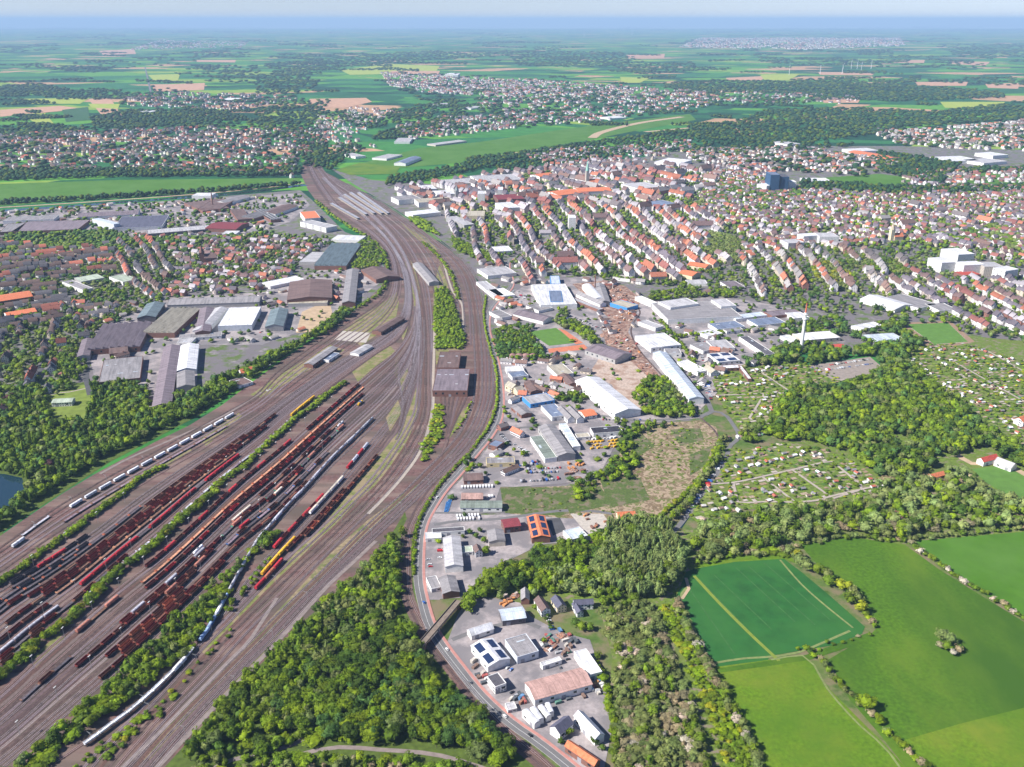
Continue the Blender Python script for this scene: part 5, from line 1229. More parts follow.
for (x, y, rz, L, D, h, rc, rn, wc, wn) in hs[:296]:
    o = empty('house', (x, y, .1), rz); child('wall', HW, o, wc, scale=(L, D, h)); r = child('roof', HR, o, rc, scale=(L, D, h)); child('chimney', HC, r, (.25, .1, .07))
    tag(o, None, 'house', 'houses of the town'); HLAB.append((o, f'{wn} {rn} house', x, y))
R_ = hs[296:]+[h for h in HSPEC if not vis(h[0], h[1])]
rws = [(h[0], h[1], .1, h[2], h[3], h[4], h[5]) for h in R_]; cls = [(h[8], h[6]) for h in R_]
me = batch('distant_houses', [HT], ([rws], [cls]), [mat('house_paint_and_tiles', 'attr', .88, .12, .4, extra=windows)])
tag(topobj('distant_houses', me), 'dense rows of small gabled houses filling the distant suburbs', 'houses', kind='stuff')
label_all(HLAB)
# wind turbines far behind
TW = mat('turbine_white', (.75, .76, .78), .5, 0)
def turb():
    a = MB(); a.tube((0, 0, 0), (0, 0, 100), 3.2, 1.8, 10); n_ = MB(); n_.box(-2, 2, -4, 4, 99, 103); b = MB(); b.prism([(0, 0), (2.4, 6), (1.0, 45), (.2, 45), (-.6, 6)], -.3, .3)
    return a.mesh('tower', [TW]), n_.mesh('nacelle', [TW]), b.mesh('blade', [TW])
TA, TN, TB = turb(); TL_ = []
for px, py in ((820, 74), (842, 74), (851, 69), (857, 69), (861, 72), (871, 69), (789, 75), (515, 34), (527, 33), (539, 34), (553, 34), (562, 32), (566, 35), (584, 37), (607, 34), (611, 37), (615, 34), (623, 34), (632, 35), (650, 33), (533, 31)):
    p = P(px, py); o = empty('wind_turbine', (p.x, p.y, 0), RNG.uniform(-.3, .3)); sc_ = .85 if py > 60 else 1.7; o.scale = (sc_*.9, sc_*.9, sc_); child('tower', TA, o); child('nacelle', TN, o); a0 = RNG.uniform(0, 2)
    for k in range(3):
        b = child('blade', TB, o, loc=(0, -4.2, 101)); b.rotation_euler = (0, a0+k*2.0944, math.pi/2*0)
        b.rotation_euler = (0, a0+k*2.0944, 0)
    tag(o, None, 'wind turbine', 'white wind turbines on the horizon'); TL_.append((px, py, o))
TL_.sort(key=lambda t: (t[1] < 60, t[0])); nn = [0, 0]
for px, py, o in TL_:
    k = int(py < 60); nn[k] += 1; L_ = 'first second third fourth fifth sixth seventh eighth ninth tenth eleventh twelfth thirteenth fourteenth fifteenth'.split()
    o['label'] = f'white wind turbine, {L_[nn[k]-1]} from the left {"on the hazy horizon" if k else "among the far right fields"}'

# ---------------------------------------------------------------- garden sheds, cars, bridge, stored goods
SHED = []; shw = MB(); shw.box(-2.6, 2.6, -2, 2, 0, 2.3); SHM = shw.mesh('wall', [WALLH]); shr = MB()
for s in (-1, 1):
    q = [(s*2.3, 2.2), (0, 3.3), (0, 3.45), (s*2.3, 2.35)]; shr.prism(q if s < 0 else q[::-1], -2.9, 2.9)
SHR = shr.mesh('roof', [ROOFT]); shd = MB(); shd.box(-.4, .4, -2.06, -2, 0, 1.9); SHD = shd.mesh('door', [DARKM])
def sheds(line, step, spread):
    for p in resample(W(line), step, False):
        for s in (-1, 1):
            x, y = p.x+RNG.uniform(-3, 3)+s*spread*RNG.uniform(.3, 1), p.y+RNG.uniform(-spread, spread)
            if occ(x, y) or len(SHED) > 285: continue
            o = empty('garden_shed', (x, y, .15), RNG.choice((.3, 1.87))+RNG.uniform(-.2, .2)); wn, wc = RNG.choice((('white', (.7, .7, .68)), ('brown', (.2, .12, .08)), ('cream', (.55, .5, .4)), ('green', (.08, .2, .12)), ('grey', (.35, .35, .35))))
            rn, rc = RNG.choice((('pale roofed', (.5, .48, .46)), ('red roofed', (.4, .12, .08)), ('grey roofed', (.22, .21, .22)), ('white roofed', (.72, .72, .72)), ('brown roofed', (.2, .13, .1))))
            child('wall', SHM, o, wc); child('roof', SHR, o, rc); child('door', SHD, o); tag(o, None, 'garden shed', 'sheds of the allotment gardens'); SHED.append((o, f'{wn} {rn} garden shed', x, y)); occ_mark(x, y, 2)
for ln in ([(775, 482), (812, 497)], [(757, 490), (775, 499)], [(812, 473), (845, 490)], [(848, 470), (878, 488)], [(735, 472), (762, 464), (785, 456), (820, 455)], [(742, 460), (765, 452)], [(705, 490), (725, 495), (730, 502)], [(700, 505), (732, 512)],
           [(722, 385), (745, 385)], [(740, 372), (790, 368)], [(760, 385), (785, 375)], [(718, 392), (735, 405)], [(770, 395), (765, 415)], [(735, 440), (760, 435)]): sheds(ln, 15, 7)
for ln in ([(920, 352), (955, 366), (990, 385), (1022, 400)], [(940, 350), (975, 360), (1020, 380)], [(950, 385), (985, 405), (1020, 430)], [(905, 360), (935, 380), (960, 398)], [(975, 350), (1022, 365)]): sheds(ln, 16, 12)
label_all(SHED)
# cars
def car_mesh():
    mb = MB(); mb.prism([(-2.1, .35), (2.1, .35), (2.15, .75), (1.2, .9), (.7, .92), (-1.7, .95), (-2.15, .85)], -.85, .85, 0, axis=1)
    mb.prism([(-1.75, .93), (.85, .91), (.35, 1.38), (-1.3, 1.4)], -.74, .74, 1, axis=1); mb.box(-1.25, .3, -.72, .72, 1.39, 1.44, 0)
    for x in (-1.3, 1.35):
        for y in (-.8, .8): mb.tube((x, y-.1, .32), (x, y+.1, .32), .32, .32, 8, 2)
    return mb.mesh('car', [mat('car_paint', 'obj', .3, 0, spec=.5), GLASS, DARKM])
def van_mesh():
    mb = MB(); mb.prism([(-2.9, .4), (2.9, .4), (2.9, 1.2), (2.3, 2.3), (-2.9, 2.4)], -1, 1, 0, axis=1); mb.prism([(2.42, 1.5), (2.72, 1.5), (2.4, 2.1), (2.3, 2.1)], -.9, .9, 1, axis=1)
    for x in (-1.9, 1.9):
        for y in (-.9, .9): mb.tube((x, y-.12, .4), (x, y+.12, .4), .4, .4, 8, 2)
    return mb.mesh('van', [MATS['car_paint'], GLASS, DARKM])
CARM, VANM = car_mesh(), van_mesh(); CARS = []
CC = [('white', (.75, .75, .75), 5), ('silver', (.45, .46, .48), 4), ('black', (.03, .03, .035), 3), ('red', (.5, .03, .04), 2), ('blue', (.04, .13, .42), 2), ('grey', (.18, .18, .19), 3)]
def cars(line, step, face=1.57, van=.1, fill=.85, mark=True, nm=None):
    w_ = resample(W(line), step, False)
    for i, p in enumerate(w_):
        if RNG.random() > fill or occ(p.x, p.y) and mark: continue
        q = w_[min(i+1, len(w_)-1)]-w_[max(i-1, 0)]; rz = math.atan2(q.y, q.x)+face+RNG.uniform(-.05, .05); cn, cc, _ = pick(CC if nm is None else [(nm[0], nm[1], 1)]); v = RNG.random() < van
        o = topobj('van' if v else 'parked_car', VANM if v else CARM, (p.x, p.y, .22), rz, cc); tag(o, None, 'van' if v else 'car', 'vehicles parked in the yards'); CARS.append((o, f'{cn} {"van" if v else "car"}', p.x, p.y))
WV = ('white', (.78, .78, .78))
for a in ([(448, 503), (446, 512)], [(450, 501), (447, 511)]): cars(a, 3, 1.57, .1, 1, nm=('blue', (.05, .2, .5)))
for a in ([(457, 517), (478, 516)], [(458, 520), (479, 519)], [(462, 488), (492, 487)], [(484, 498), (492, 497)]): cars(a, 3.4, 1.57, 1, 1, nm=WV)
for a in ([(528, 470), (560, 468)], [(528, 473), (560, 472)], [(530, 463), (538, 462)], [(520, 466), (540, 464)], [(543, 480), (558, 479)], [(521, 482), (556, 480)]): cars(a, 3.6, 1.57, .3, .9)
for a in ([(590, 440), (615, 438)], [(588, 443), (616, 441)], [(590, 446), (618, 444)], [(592, 449), (615, 447)]): cars(a, 4.6, .5, .7, .8, nm=RNG.choice([('yellow', (.7, .4, .03)), WV]))
for a in ([(506, 300), (514, 291)], [(510, 302), (519, 292)], [(515, 303), (523, 293)], [(520, 303), (527, 295)], [(566, 318), (595, 330)], [(569, 315), (598, 328)], [(440, 545), (440, 565)], [(428, 560), (432, 572)], [(501, 435), (510, 444)], [(508, 432), (520, 436)], [(515, 445), (530, 455)],
          [(500, 665), (515, 672)], [(508, 690), (516, 696)], [(545, 670), (560, 668)], [(560, 650), (568, 660)], [(478, 640), (482, 655)], [(640, 345), (655, 350)], [(648, 322), (652, 330)], [(690, 338), (705, 342)], [(700, 350), (704, 364)], [(745, 330), (775, 327)], [(704, 380), (708, 398)], [(708, 385), (711, 400)],
          [(722, 462), (706, 488)], [(700, 495), (682, 520)], [(270, 390), (262, 393)], [(255, 366), (268, 362)], [(258, 369), (270, 365)], [(255, 335), (262, 332)], [(160, 310), (157, 330)], [(505, 345), (503, 355)], [(812, 368), (868, 360)], [(815, 372), (872, 364)], [(545, 610), (552, 630)], [(603, 420), (640, 420)]): cars(a, 4.2, 1.57, .15, .75)
for p_, d_ in (((498, 400), 0), ((487, 333), 0), ((424, 603), 0), ((437, 498), 0), ((470, 683), 0), ((505, 717), 0), ((447, 650), 0), ((530, 736), 0)):
    q = P(*p_); cn, cc, _ = pick(CC); o = topobj('car', CARM, (q.x, q.y, .35), 1.2 if p_[1] < 560 else 2.2, cc); tag(o, None, 'car', 'cars driving on the main road'); CARS.append((o, f'{cn} car driving on the road', q.x, q.y))
label_all(CARS)
# piles and stacks in the yards: containers, timber, scrap heaps
PILE = []
CONT = MB(); CONT.box(-3, 3, -1.22, 1.22, .1, 2.7)
for k in range(12):
    x = -2.8+k*.5
    for s in (-1, 1): CONT.box(x-.08, x+.08, s*1.26-.03, s*1.26+.03, .2, 2.6)
CONT = CONT.mesh('container', [PAINTO])
def goods(polyp, n, cols):
    pw = W2(polyp); xs = [q[0] for q in pw]; ys = [q[1] for q in pw]; k = 0; t = 0
    while k < n and t < n*30:
        t += 1; x, y = RNG.uniform(min(xs), max(xs)), RNG.uniform(min(ys), max(ys))
        if not inside((x, y), pw) or occ(x, y): continue
        cn, cc = RNG.choice(cols); o = topobj('container', CONT, (x, y, .2), RNG.choice((0.4, 1.97, .9)), cc); s = RNG.uniform(.6, 1.1); o.scale = (s, RNG.uniform(.7, 1.1), RNG.uniform(.5, 1.1)); occ_mark(x, y, 2)
        tag(o, None, 'container', 'containers and skips in the yards'); PILE.append((o, f'{cn} container', x, y)); k += 1
MIX = [('red', (.34, .09, .08)), ('rusty', (.3, .15, .1)), ('white', (.62, .62, .6)), ('blue', (.1, .2, .34)), ('brown', (.2, .13, .1)), ('grey', (.33, .33, .33)), ('pale', (.5, .46, .4)), ('dark', (.08, .09, .1)), ('orange', (.45, .22, .08)), ('green', (.1, .22, .17))]
RST = [('rusty', (.36, .16, .09)), ('brown', (.22, .12, .09)), ('orange', (.5, .22, .08)), ('pale', (.5, .42, .36))]
goods([(588, 283), (612, 284), (636, 300), (632, 320), (640, 340), (655, 372), (645, 378), (620, 350), (600, 335), (600, 305)], 60, RST+MIX[:3])
goods([(536, 636), (560, 628), (578, 640), (572, 655), (545, 652)], 22, MIX); goods([(508, 700), (535, 690), (600, 686), (602, 692), (560, 704), (525, 704)], 22, MIX); goods([(594, 660), (606, 690), (598, 692), (590, 668)], 8, MIX)
goods([(505, 594), (520, 592), (530, 604), (500, 608)], 8, RST); goods([(568, 463), (584, 462), (585, 484), (566, 485)], 14, RST); goods([(505, 390), (520, 395), (525, 404), (505, 402)], 6, MIX)
goods([(575, 515), (600, 515), (608, 524), (590, 532)], 7, RST); goods([(645, 375), (668, 398), (650, 412), (640, 395)], 14, RST); goods([(472, 660), (490, 680), (500, 695), (480, 682)], 8, MIX)
HEAPS = [((588, 288), 9), ((597, 286), 8), ((606, 288), 10), ((614, 291), 9), ((622, 296), 10), ((629, 302), 8), ((618, 299), 7), ((610, 296), 7), ((634, 307), 7), ((626, 312), 8), ((618, 318), 7), ((608, 325), 9), ((615, 330), 8), ((622, 337), 8), ((604, 336), 7), ((612, 342), 8), ((628, 346), 7), ((620, 352), 6), ((636, 356), 7), ((643, 366), 7), ((650, 374), 6), ((574, 471), 5), ((578, 479), 5), ((512, 391), 4), ((554, 642), 4), ((562, 636), 4), ((547, 650), 3), ((515, 596), 4)]
for (a, b), r in HEAPS:
    p = P(a, b)
    if occ(p.x, p.y) and r > 5 and RNG.random() < .3: continue
    cv, cf = ico(3); of = nrand = RNG.uniform(0, 90); V_ = []
    for v_ in cv:
        d_ = 1+.35*noise.noise(Vector(v_*2.2)+Vector((of, 0, 0)))+.22*noise.noise(Vector(v_*6)+Vector((0, of, 0))); V_.append((v_[0]*r*d_*1.3, v_[1]*r*d_, max(-.2, v_[2]*r*.42*d_)))
    me = bpy.data.meshes.new('scrap_heap'); me.from_pydata(V_, [], cf); me.materials.append(mat('mixed_scrap', (.32, .16, .10), .9, .4, .5, extra=two_tone((.5, .4, .34), .45, .48, .6, c3=(.1, .07, .07), scale3=.9))); me.update()
    o = topobj('scrap_heap', me, (p.x, p.y, .1), RNG.uniform(0, 3)); tag(o, None, 'scrap heap', 'heaps of scrap metal in the yards'); PILE.append((o, ('large' if r > 7 else 'small' if r < 6 else 'medium')+' rusty scrap heap', p.x, p.y)); occ_mark(p.x, p.y, r)
label_all(PILE)
# bridge of the single line over road and tracks
br = empty('rail_bridge', (*P(440, 628).xy, 0), math.atan2(*(P(460, 604)-P(421, 650)).yx)); LB = (P(460, 604)-P(421, 650)).length
a = MB(); a.box(-LB/2, LB/2, -2.8, 2.8, 5.2, 6); child('deck', a.mesh('deck', [mat('bridge_deck', (.2, .16, .13), .9, .2, .4)]), br)
for s in (-1, 1):
    a = MB(); a.box(-LB/2, LB/2, s*3-.15, s*3+.15, 5, 7); child('parapet', a.mesh('parapet', [mat('bridge_steel', (.25, .2, .15), .7, .2, .5)]), br)
    a = MB(); a.box(s*LB*.46-2.5, s*LB*.46+2.5, -3.4, 3.4, 0, 5.2); child('abutment', a.mesh('abutment', [WALLH]), br, WC['brick'])
a = MB(); a.box(-6, -4.8, -2.4, 2.4, 0, 5.2); child('pier', a.mesh('pier', [WALLH]), br, WC['grey']); tag(br, 'narrow rail bridge crossing the red edged road and dark tracks', 'bridge')
fix = {'hospital': 'tall slab'}
label_all(BUILT)
# ---------------------------------------------------------------- trees
def tree_leaf(n, l, s):
    return s
LEAF = mat('leaf_foliage', 'obj', .7, .3, .35, spec=.15, transl=.3)
LEAFA = mat('leaf_foliage_mass', 'attr', .7, .3, .2, spec=.15, transl=.2)
BARK = mat('bark', (.12, .09, .07), .95, .2, 2)
nr = np.random.default_rng(3)
def crown_leafy(seed, kind, nclump, nleaf, leaf):
    """unit crown: radius .5, z from 0 to 1; clumps of small leaf faces around boughs, a rough core inside"""
    r = np.random.default_rng(seed); V = []; F_ = []
    cV, cF = ico(2); k = 0
    off = r.uniform(0, 50, 3)
    d = np.array([noise.noise(Vector(v*2.1+off)) for v in cV]); prof = {'round': (.40, .40), 'tall': (.36, .43), 'column': (.27, .46), 'bush': (.45, .38)}[kind]
    core = cV*np.array([prof[0], prof[0], prof[1]])*(0.82+.35*d[:, None]); core[:, 2] += .5
    ax, ay = r.uniform(.82, 1.2, 2); core[:, 0] *= ax; core[:, 1] *= ay
    V += [tuple(q) for q in core]; F_ += cF
    for c in range(nclump):
        u = r.normal(size=3); u /= np.linalg.norm(u); u[2] = u[2]*.9+.15
        cc = u*np.array([prof[0]*.92*ax, prof[0]*.92*ay, prof[1]*.92])*r.uniform(.7, 1.18)+np.array([0, 0, .5]); R = r.uniform(.08, .21)
        for i in range(nleaf):
            w_ = r.normal(size=3); w_ /= np.linalg.norm(w_); 
            if w_ @ u < -.3: w_ = -w_
            p = cc+w_*R*np.array([1, 1, .75])*r.uniform(.7, 1.1); nrm = w_+r.normal(size=3)*.35+np.array([0, 0, .25]); nrm /= np.linalg.norm(nrm)
            a = np.cross(nrm, r.normal(size=3)); a /= np.linalg.norm(a); b = np.cross(nrm, a); s = leaf*r.uniform(.7, 1.3); n0 = len(V)
            V += [tuple(p+a*s), tuple(p+b*s*.8), tuple(p-a*s), tuple(p-b*s*.8)]; F_.append((n0, n0+1, n0+2, n0+3))
    return V, F_
def crown_lump(seed, kind, sub):
    r = np.random.default_rng(seed); cV, cF = ico(sub); off = r.uniform(0, 50, 3); prof = {'round': (.47, .47), 'tall': (.4, .48), 'column': (.3, .48), 'bush': (.5, .45)}[kind]
    d = np.array([noise.noise(Vector(v*1.9+off))+.6*noise.noise(Vector(v*4.7+off)) for v in cV]); core = cV*np.array([prof[0], prof[0], prof[1]])*(.92+.42*d[:, None]); core[:, 2] += .5
    return [tuple(q) for q in core], cF
def me_of(nm, V, F_, m): me = bpy.data.meshes.new(nm); me.from_pydata(V, [], F_); me.materials.append(m); me.update(); return me
NEAR = {k: [crown_leafy(s*7+i, k, 30, 46, .036) for s in range(6)] for i, k in enumerate(('round', 'tall', 'column', 'bush'))}
MID = {k: [crown_leafy(s*5+i+90, k, 12, 12, .07) for s in range(3)] for i, k in enumerate(('round', 'tall', 'column', 'bush'))}
FARC = {k: [crown_lump(s*5+i+190, k, 2) for s in range(4)] for i, k in enumerate(('round', 'tall', 'column', 'bush'))}
VFAR = [crown_lump(s+300, 'round', 1) for s in range(5)]
NEARM = {k: [me_of('crown', *q, LEAF) for q in v] for k, v in NEAR.items()}
tk = MB(); tk.tube((0, 0, 0), (0, 0, 1), .5, .28, 7)
for a in range(4): tk.tube((0, 0, .75), (1.6*math.cos(a*1.57+.4), 1.6*math.sin(a*1.57+.4), 1.55), .2, .08, 5)
TRUNK = tk.mesh('trunk', [BARK])
TONE = {'mid green': (.135, .205, .013), 'dark green': (.07, .125, .014), 'bright green': (.19, .275, .010), 'grey green': (.175, .215, .06), 'pale green': (.22, .285, .085), 'pale brown': (.29, .245, .135), 'yellow green': (.28, .30, .015), 'blossoming pale': (.52, .44, .34), 'copper': (.09, .035, .035), 'blue green': (.085, .165, .035)}
TONE = {k: tuple(c*.97 for c in v) if k not in ('pale brown', 'blossoming pale', 'grey green') else v for k, v in TONE.items()}
TSPEC = []
SH = {'t': 'round', 'p': 'column', 'b': 'bush', 'l': 'tall'}
def plant(x, y, code, tone, D, Hh, area, z0=.1):
    v = RNG.uniform(.78, 1.25); g = RNG.uniform(.9, 1.1); c = TONE[tone]; TSPEC.append((x, y, SH[code], tone, (c[0]*v*g, c[1]*v, c[2]*v), D, Hh, area))
def wood(pxp, sp, area, mix, D=(7, 12), Hh=(9, 16), avoid=True, keep=1.0, holes=()):
    """trees through the area of a wood; mix: (shape code, tone, weight)"""
    pw = W2(pxp); hw = [W2(h) for h in holes]; xs = [q[0] for q in pw]; ys = [q[1] for q in pw]; y = min(ys); j = 0
    while y < max(ys):
        x = min(xs)+(sp/2 if j % 2 else 0)
        while x < max(xs):
            a, b = x+RNG.uniform(-.38, .38)*sp, y+RNG.uniform(-.38, .38)*sp; x += sp
            if RNG.random() > keep or not inside((a, b), pw) or (avoid and occ(a, b)) or any(inside((a, b), h) for h in hw): continue
            # neighbouring trees share a tone now and then, as planted stands do
            k = noise.noise(Vector((a/45, b/45, 1.3)))
            code, tone, _ = RNG.choices(mix, [m[2]*(1+1.6*math.sin(k*9+i*2)) if len(mix) > 1 else 1 for i, m in enumerate(mix)])[0] if True else mix[0]
            d = RNG.uniform(D[0]*.8, D[1]*1.25); h = RNG.uniform(*Hh)*(.6 if code == 'b' else 1.15 if code == 'p' else 1)
            if code == 'p': d *= .6
            plant(a, b, code, tone, d, h, area)
        y += sp*.87; j += 1
def hedge(pxp, width, sp, area, mix, D=(4, 7), Hh=(4, 7), avoid=False):
    for p in resample(W(pxp), sp):
        for k in range(max(1, int(width/sp))):
            o_ = RNG.uniform(-width/2, width/2); a, b = p.x+o_*.7+RNG.uniform(-1, 1)*sp*.3, p.y+o_*.7+RNG.uniform(-1, 1)*sp*.3
            if avoid and occ(a, b): continue
            code, tone, _ = RNG.choices(mix, [m[2] for m in mix])[0]; plant(a, b, code, tone, RNG.uniform(*D), RNG.uniform(*Hh), area)
M1 = [('t', 'mid green', 5), ('t', 'bright green', 3), ('l', 'grey green', 1.1), ('t', 'dark green', 3), ('l', 'mid green', 2)]
M2 = [('t', 'mid green', 4), ('t', 'dark green', 5), ('t', 'blue green', 3), ('l', 'grey green', 1), ('t', 'bright green', 1)]
M3 = [('b', 'pale brown', 2.6), ('t', 'grey green', 5), ('b', 'grey green', 4), ('b', 'blossoming pale', .7), ('t', 'mid green', 2)]
M4 = [('b', 'bright green', 6), ('b', 'mid green', 4), ('b', 'yellow green', .6)]
MP = [('l', 'pale green', 6), ('l', 'mid green', 1.5), ('p', 'pale green', 2), ('t', 'pale green', 3)]
# near woods
wood([(404, 528), (402, 560), (400, 590), (396, 612), (380, 640), (350, 655), (330, 640), (300, 660), (280, 700), (262, 720), (250, 740), (200, 762), (180, 762), (232, 697), (302, 627), (352, 583), (387, 548)], 7.2, 'the wedge shaped wood', M1, (6.5, 10.5), (9, 14))
wood([(270, 705), (300, 655), (345, 650), (352, 656), (315, 668), (295, 712), (272, 735), (262, 725)], 7, 'the wedge shaped wood', M1, (6.5, 10.5), (9, 14))
wood([(385, 640), (400, 622), (420, 650), (446, 690), (475, 715), (505, 738), (520, 755), (500, 768), (470, 756), (431, 748), (381, 744), (331, 741), (318, 728), (270, 740), (262, 718), (290, 700), (310, 668), (350, 660)], 7.8, 'the wedge shaped wood', M2+[('t', 'bright green', 3)], (8, 12.5), (10, 15))
wood([(160, 790), (200, 768), (250, 764), (290, 758), (331, 756), (381, 758), (431, 764), (480, 772), (520, 775), (540, 800), (160, 810)], 7, 'the bottom edge wood', M4+M3[:2]+M1[:2], (5, 9), (6, 10))
wood([(208, 590), (226, 575), (244, 562), (262, 540), (282, 530), (268, 552), (250, 560), (236, 575), (226, 596), (216, 615), (207, 632), (196, 645), (185, 658), (165, 672), (142, 690), (118, 710), (98, 724), (82, 738), (72, 748), (50, 762), (20, 790), (-20, 800), (14, 767), (30, 756), (45, 742), (66, 726), (82, 710), (96, 700), (140, 656), (158, 640), (178, 618), (199, 603)], 6.6, 'the belt beside the long train', M4[:2]+M1, (6, 9.5), (7, 12), False)
wood([(102, 742), (135, 722), (160, 706), (175, 690), (180, 696), (160, 716), (130, 740), (105, 760), (80, 790), (40, 800), (60, 775), (85, 758)], 7, 'the scrub near the main tracks', M4, (4, 7), (3, 6))
hedge([(150, 715), (175, 690), (205, 656), (232, 632)], 3, 9, 'the scrub near the main tracks', M4, (3, 5), (2, 4)); hedge([(228, 612), (246, 590), (266, 562)], 8, 6, 'the belt beside the long train', M4, (4, 6), (4, 6))
hedge([(160, 469), (137, 482), (118, 498), (92, 517), (67, 537), (40, 555), (15, 574), (-10, 590)], 10, 3.4, 'the first hedge between sidings', M4, (5, 8), (4, 7))
hedge([(344, 384), (328, 395), (311, 409), (294, 421), (280, 434), (260, 452), (244, 468), (222, 482), (214, 495)], 9, 4.4, 'the second hedge between sidings', M4, (5, 8), (4, 7))
hedge([(214, 495), (197, 508), (171, 530), (154, 547), (140, 558), (119, 574), (103, 588), (81, 612), (61, 629), (41, 642), (27, 657), (14, 669), (-10, 686)], 12, 4.4, 'the second hedge between sidings', M4+M1[:1], (6, 10), (5, 9))
HR_ = [(487, 300), (490, 340), (496, 384), (493, 408), (486, 427), (474, 447), (458, 465), (443, 481), (432, 499), (421, 517), (414, 536), (412, 560), (413, 590), (422, 615), (440, 650)]
hedge([(486, 296), (484, 318), (489, 345), (496.5, 372), (497, 400), (494.5, 413), (487, 430), (471, 451.5), (454, 469.5), (438.5, 487), (426, 507), (417, 528), (414, 550), (413.5, 575)], 2, 3.4, 'the trimmed hedge beside the road', [('b', 'mid green', 3), ('b', 'bright green', 2)], (3.4, 5), (2.5, 4))
wood([(456, 606), (478, 582), (505, 568), (540, 552), (565, 546), (598, 538), (612, 532), (640, 524), (656, 528), (640, 540), (608, 550), (600, 560), (565, 572), (545, 580), (515, 592), (480, 598), (468, 612)], 8.2, 'the belt above the solar roofs', [('t', 'mid green', 5), ('t', 'bright green', 3), ('t', 'dark green', 3)], (8, 12), (9, 13))
wood([(605, 530), (640, 522), (670, 532), (684, 555), (680, 580), (662, 598), (630, 602), (600, 585), (590, 575), (604, 555)], 6.2, 'the tall poplar grove', MP, (8, 11), (13, 18))
wood([(480, 603), (520, 593), (560, 574), (600, 580), (625, 600), (600, 612), (594, 598), (540, 596)], 7, 'the trees behind the small villas', MP[:2]+M1[:3], (6, 9), (7, 12), True, .75)
wood([(600, 612), (640, 600), (655, 610), (668, 652), (688, 690), (702, 735), (712, 800), (618, 800), (616, 740), (612, 690), (618, 655), (606, 636)], 6.3, 'the pale scrub wood', M3, (5, 9), (6, 10))
wood([(660, 604), (672, 604), (690, 640), (712, 680), (735, 720), (752, 760), (760, 800), (726, 800), (716, 740), (700, 700), (682, 660), (664, 625)], 5.4, 'the bright shrub belt', M4, (4, 6.5), (3.5, 5.5))
hedge([(676, 606), (690, 634), (706, 664), (722, 694), (738, 722), (752, 752), (768, 790)], 6, 5, 'the pale hedge left of the fields', M3, (6, 9), (5, 9))
wood([(690, 560), (720, 553), (760, 549), (785, 548), (800, 552), (795, 560), (786, 556), (740, 558), (700, 565)], 7, 'the edge above the crop field', M4+M3[:2], (6, 9), (5, 9))
hedge([(788, 556), (802, 565), (818, 576), (838, 588), (852, 598), (862, 610)], 13, 7, 'the tall hedge right of the crop field', [('t', 'grey green', 4), ('t', 'mid green', 2), ('t', 'yellow green', 2)], (9, 13), (9, 13))
hedge([(864, 614), (874, 628)], 6, 6, 'the tall hedge right of the crop field', M4+M3[:1], (5, 7), (4, 6)); hedge([(800, 652), (830, 645), (868, 635)], 3, 9, 'the low hedge below the crop field', M4+M3[:1], (3, 5), (2, 4))
hedge([(808, 650), (822, 662), (836, 680), (852, 698), (868, 712), (882, 728), (900, 745), (920, 765), (940, 790)], 5, 5, 'the hedge between the two meadows', M4[:2]+M3[:2]+[('b', 'dark green', 2)], (5, 8), (4, 7))
plant(*P(866, 708).xy, 't', 'bright green', 14, 12, 'the hedge between the two meadows')
hedge([(911, 545), (925, 556), (940, 566), (955, 576), (970, 586), (985, 595), (1000, 605), (1024, 620)], 4, 5.5, 'the blossoming hedge on the right', [('b', 'blossoming pale', 4), ('b', 'pale brown', 2), ('b', 'mid green', 3)], (5, 8), (4, 6))
for a, b, t, d in ((942, 640, 'grey green', 13), (950, 644, 'grey green', 11), (946, 650, 'mid green', 9), (958, 652, 'pale brown', 7), (953, 655, 'blossoming pale', 6), (960, 650, 'dark green', 6), (940, 648, 'pale brown', 7)): plant(*P(a, b).xy, 't' if d > 8 else 'b', t, d, d*.95, 'the lone clump in the big meadow')
wood([(196, 764), (225, 752), (262, 742), (290, 738), (320, 728), (350, 720), (360, 738), (331, 744), (300, 748), (262, 758), (225, 766)], 7.5, 'the bottom edge wood', M1+M4[:1], (7, 11), (7, 11))
wood([(540, 575), (560, 572), (600, 576), (604, 588), (590, 596), (545, 594)], 6.5, 'the trees behind the small villas', MP+M1[:2], (7, 10), (9, 14))
# right woods
wood([(765, 432), (778, 402), (795, 388), (830, 390), (868, 382), (900, 364), (925, 378), (950, 398), (985, 428), (1024, 452), (1080, 475), (1080, 486), (1024, 470), (988, 450), (965, 452), (955, 460), (930, 472), (900, 482), (882, 478), (845, 452), (800, 440), (785, 442)], 9.6, 'the big park wood', M2+M1, (9, 15), (10, 17), True, 1, [[(890, 437), (898, 433), (908, 446), (900, 449)], [(928, 458), (945, 455), (960, 462), (942, 466)]])
wood([(880, 482), (925, 478), (960, 472), (975, 480), (985, 492), (1024, 506), (1080, 512), (1080, 530), (1000, 530), (930, 534), (905, 540), (880, 538), (850, 533), (820, 538), (800, 546), (775, 550), (740, 554), (700, 558), (686, 556), (690, 542), (705, 528), (735, 520), (765, 512), (805, 510), (845, 506), (870, 500)], 8.6, 'the wood above the meadows', M1+MP[:1]+M3[:2], (8, 13), (8, 15), True, .82)
hedge([(780, 552), (800, 546), (820, 542), (850, 538), (880, 541), (905, 541), (930, 538), (960, 535), (1000, 531), (1030, 530)], 5, 6, 'the blossoming edge of the meadows', M3, (5, 8), (4, 7))
wood([(700, 560), (706, 530), (735, 522), (750, 540), (735, 556)], 9, 'the wood above the meadows', MP, (8, 11), (12, 17), True, .5)
wood([(735, 440), (745, 426), (765, 425), (772, 436), (760, 446)], 9, 'the trees around the allotments', M1, (7, 11), (7, 11), True, .7)
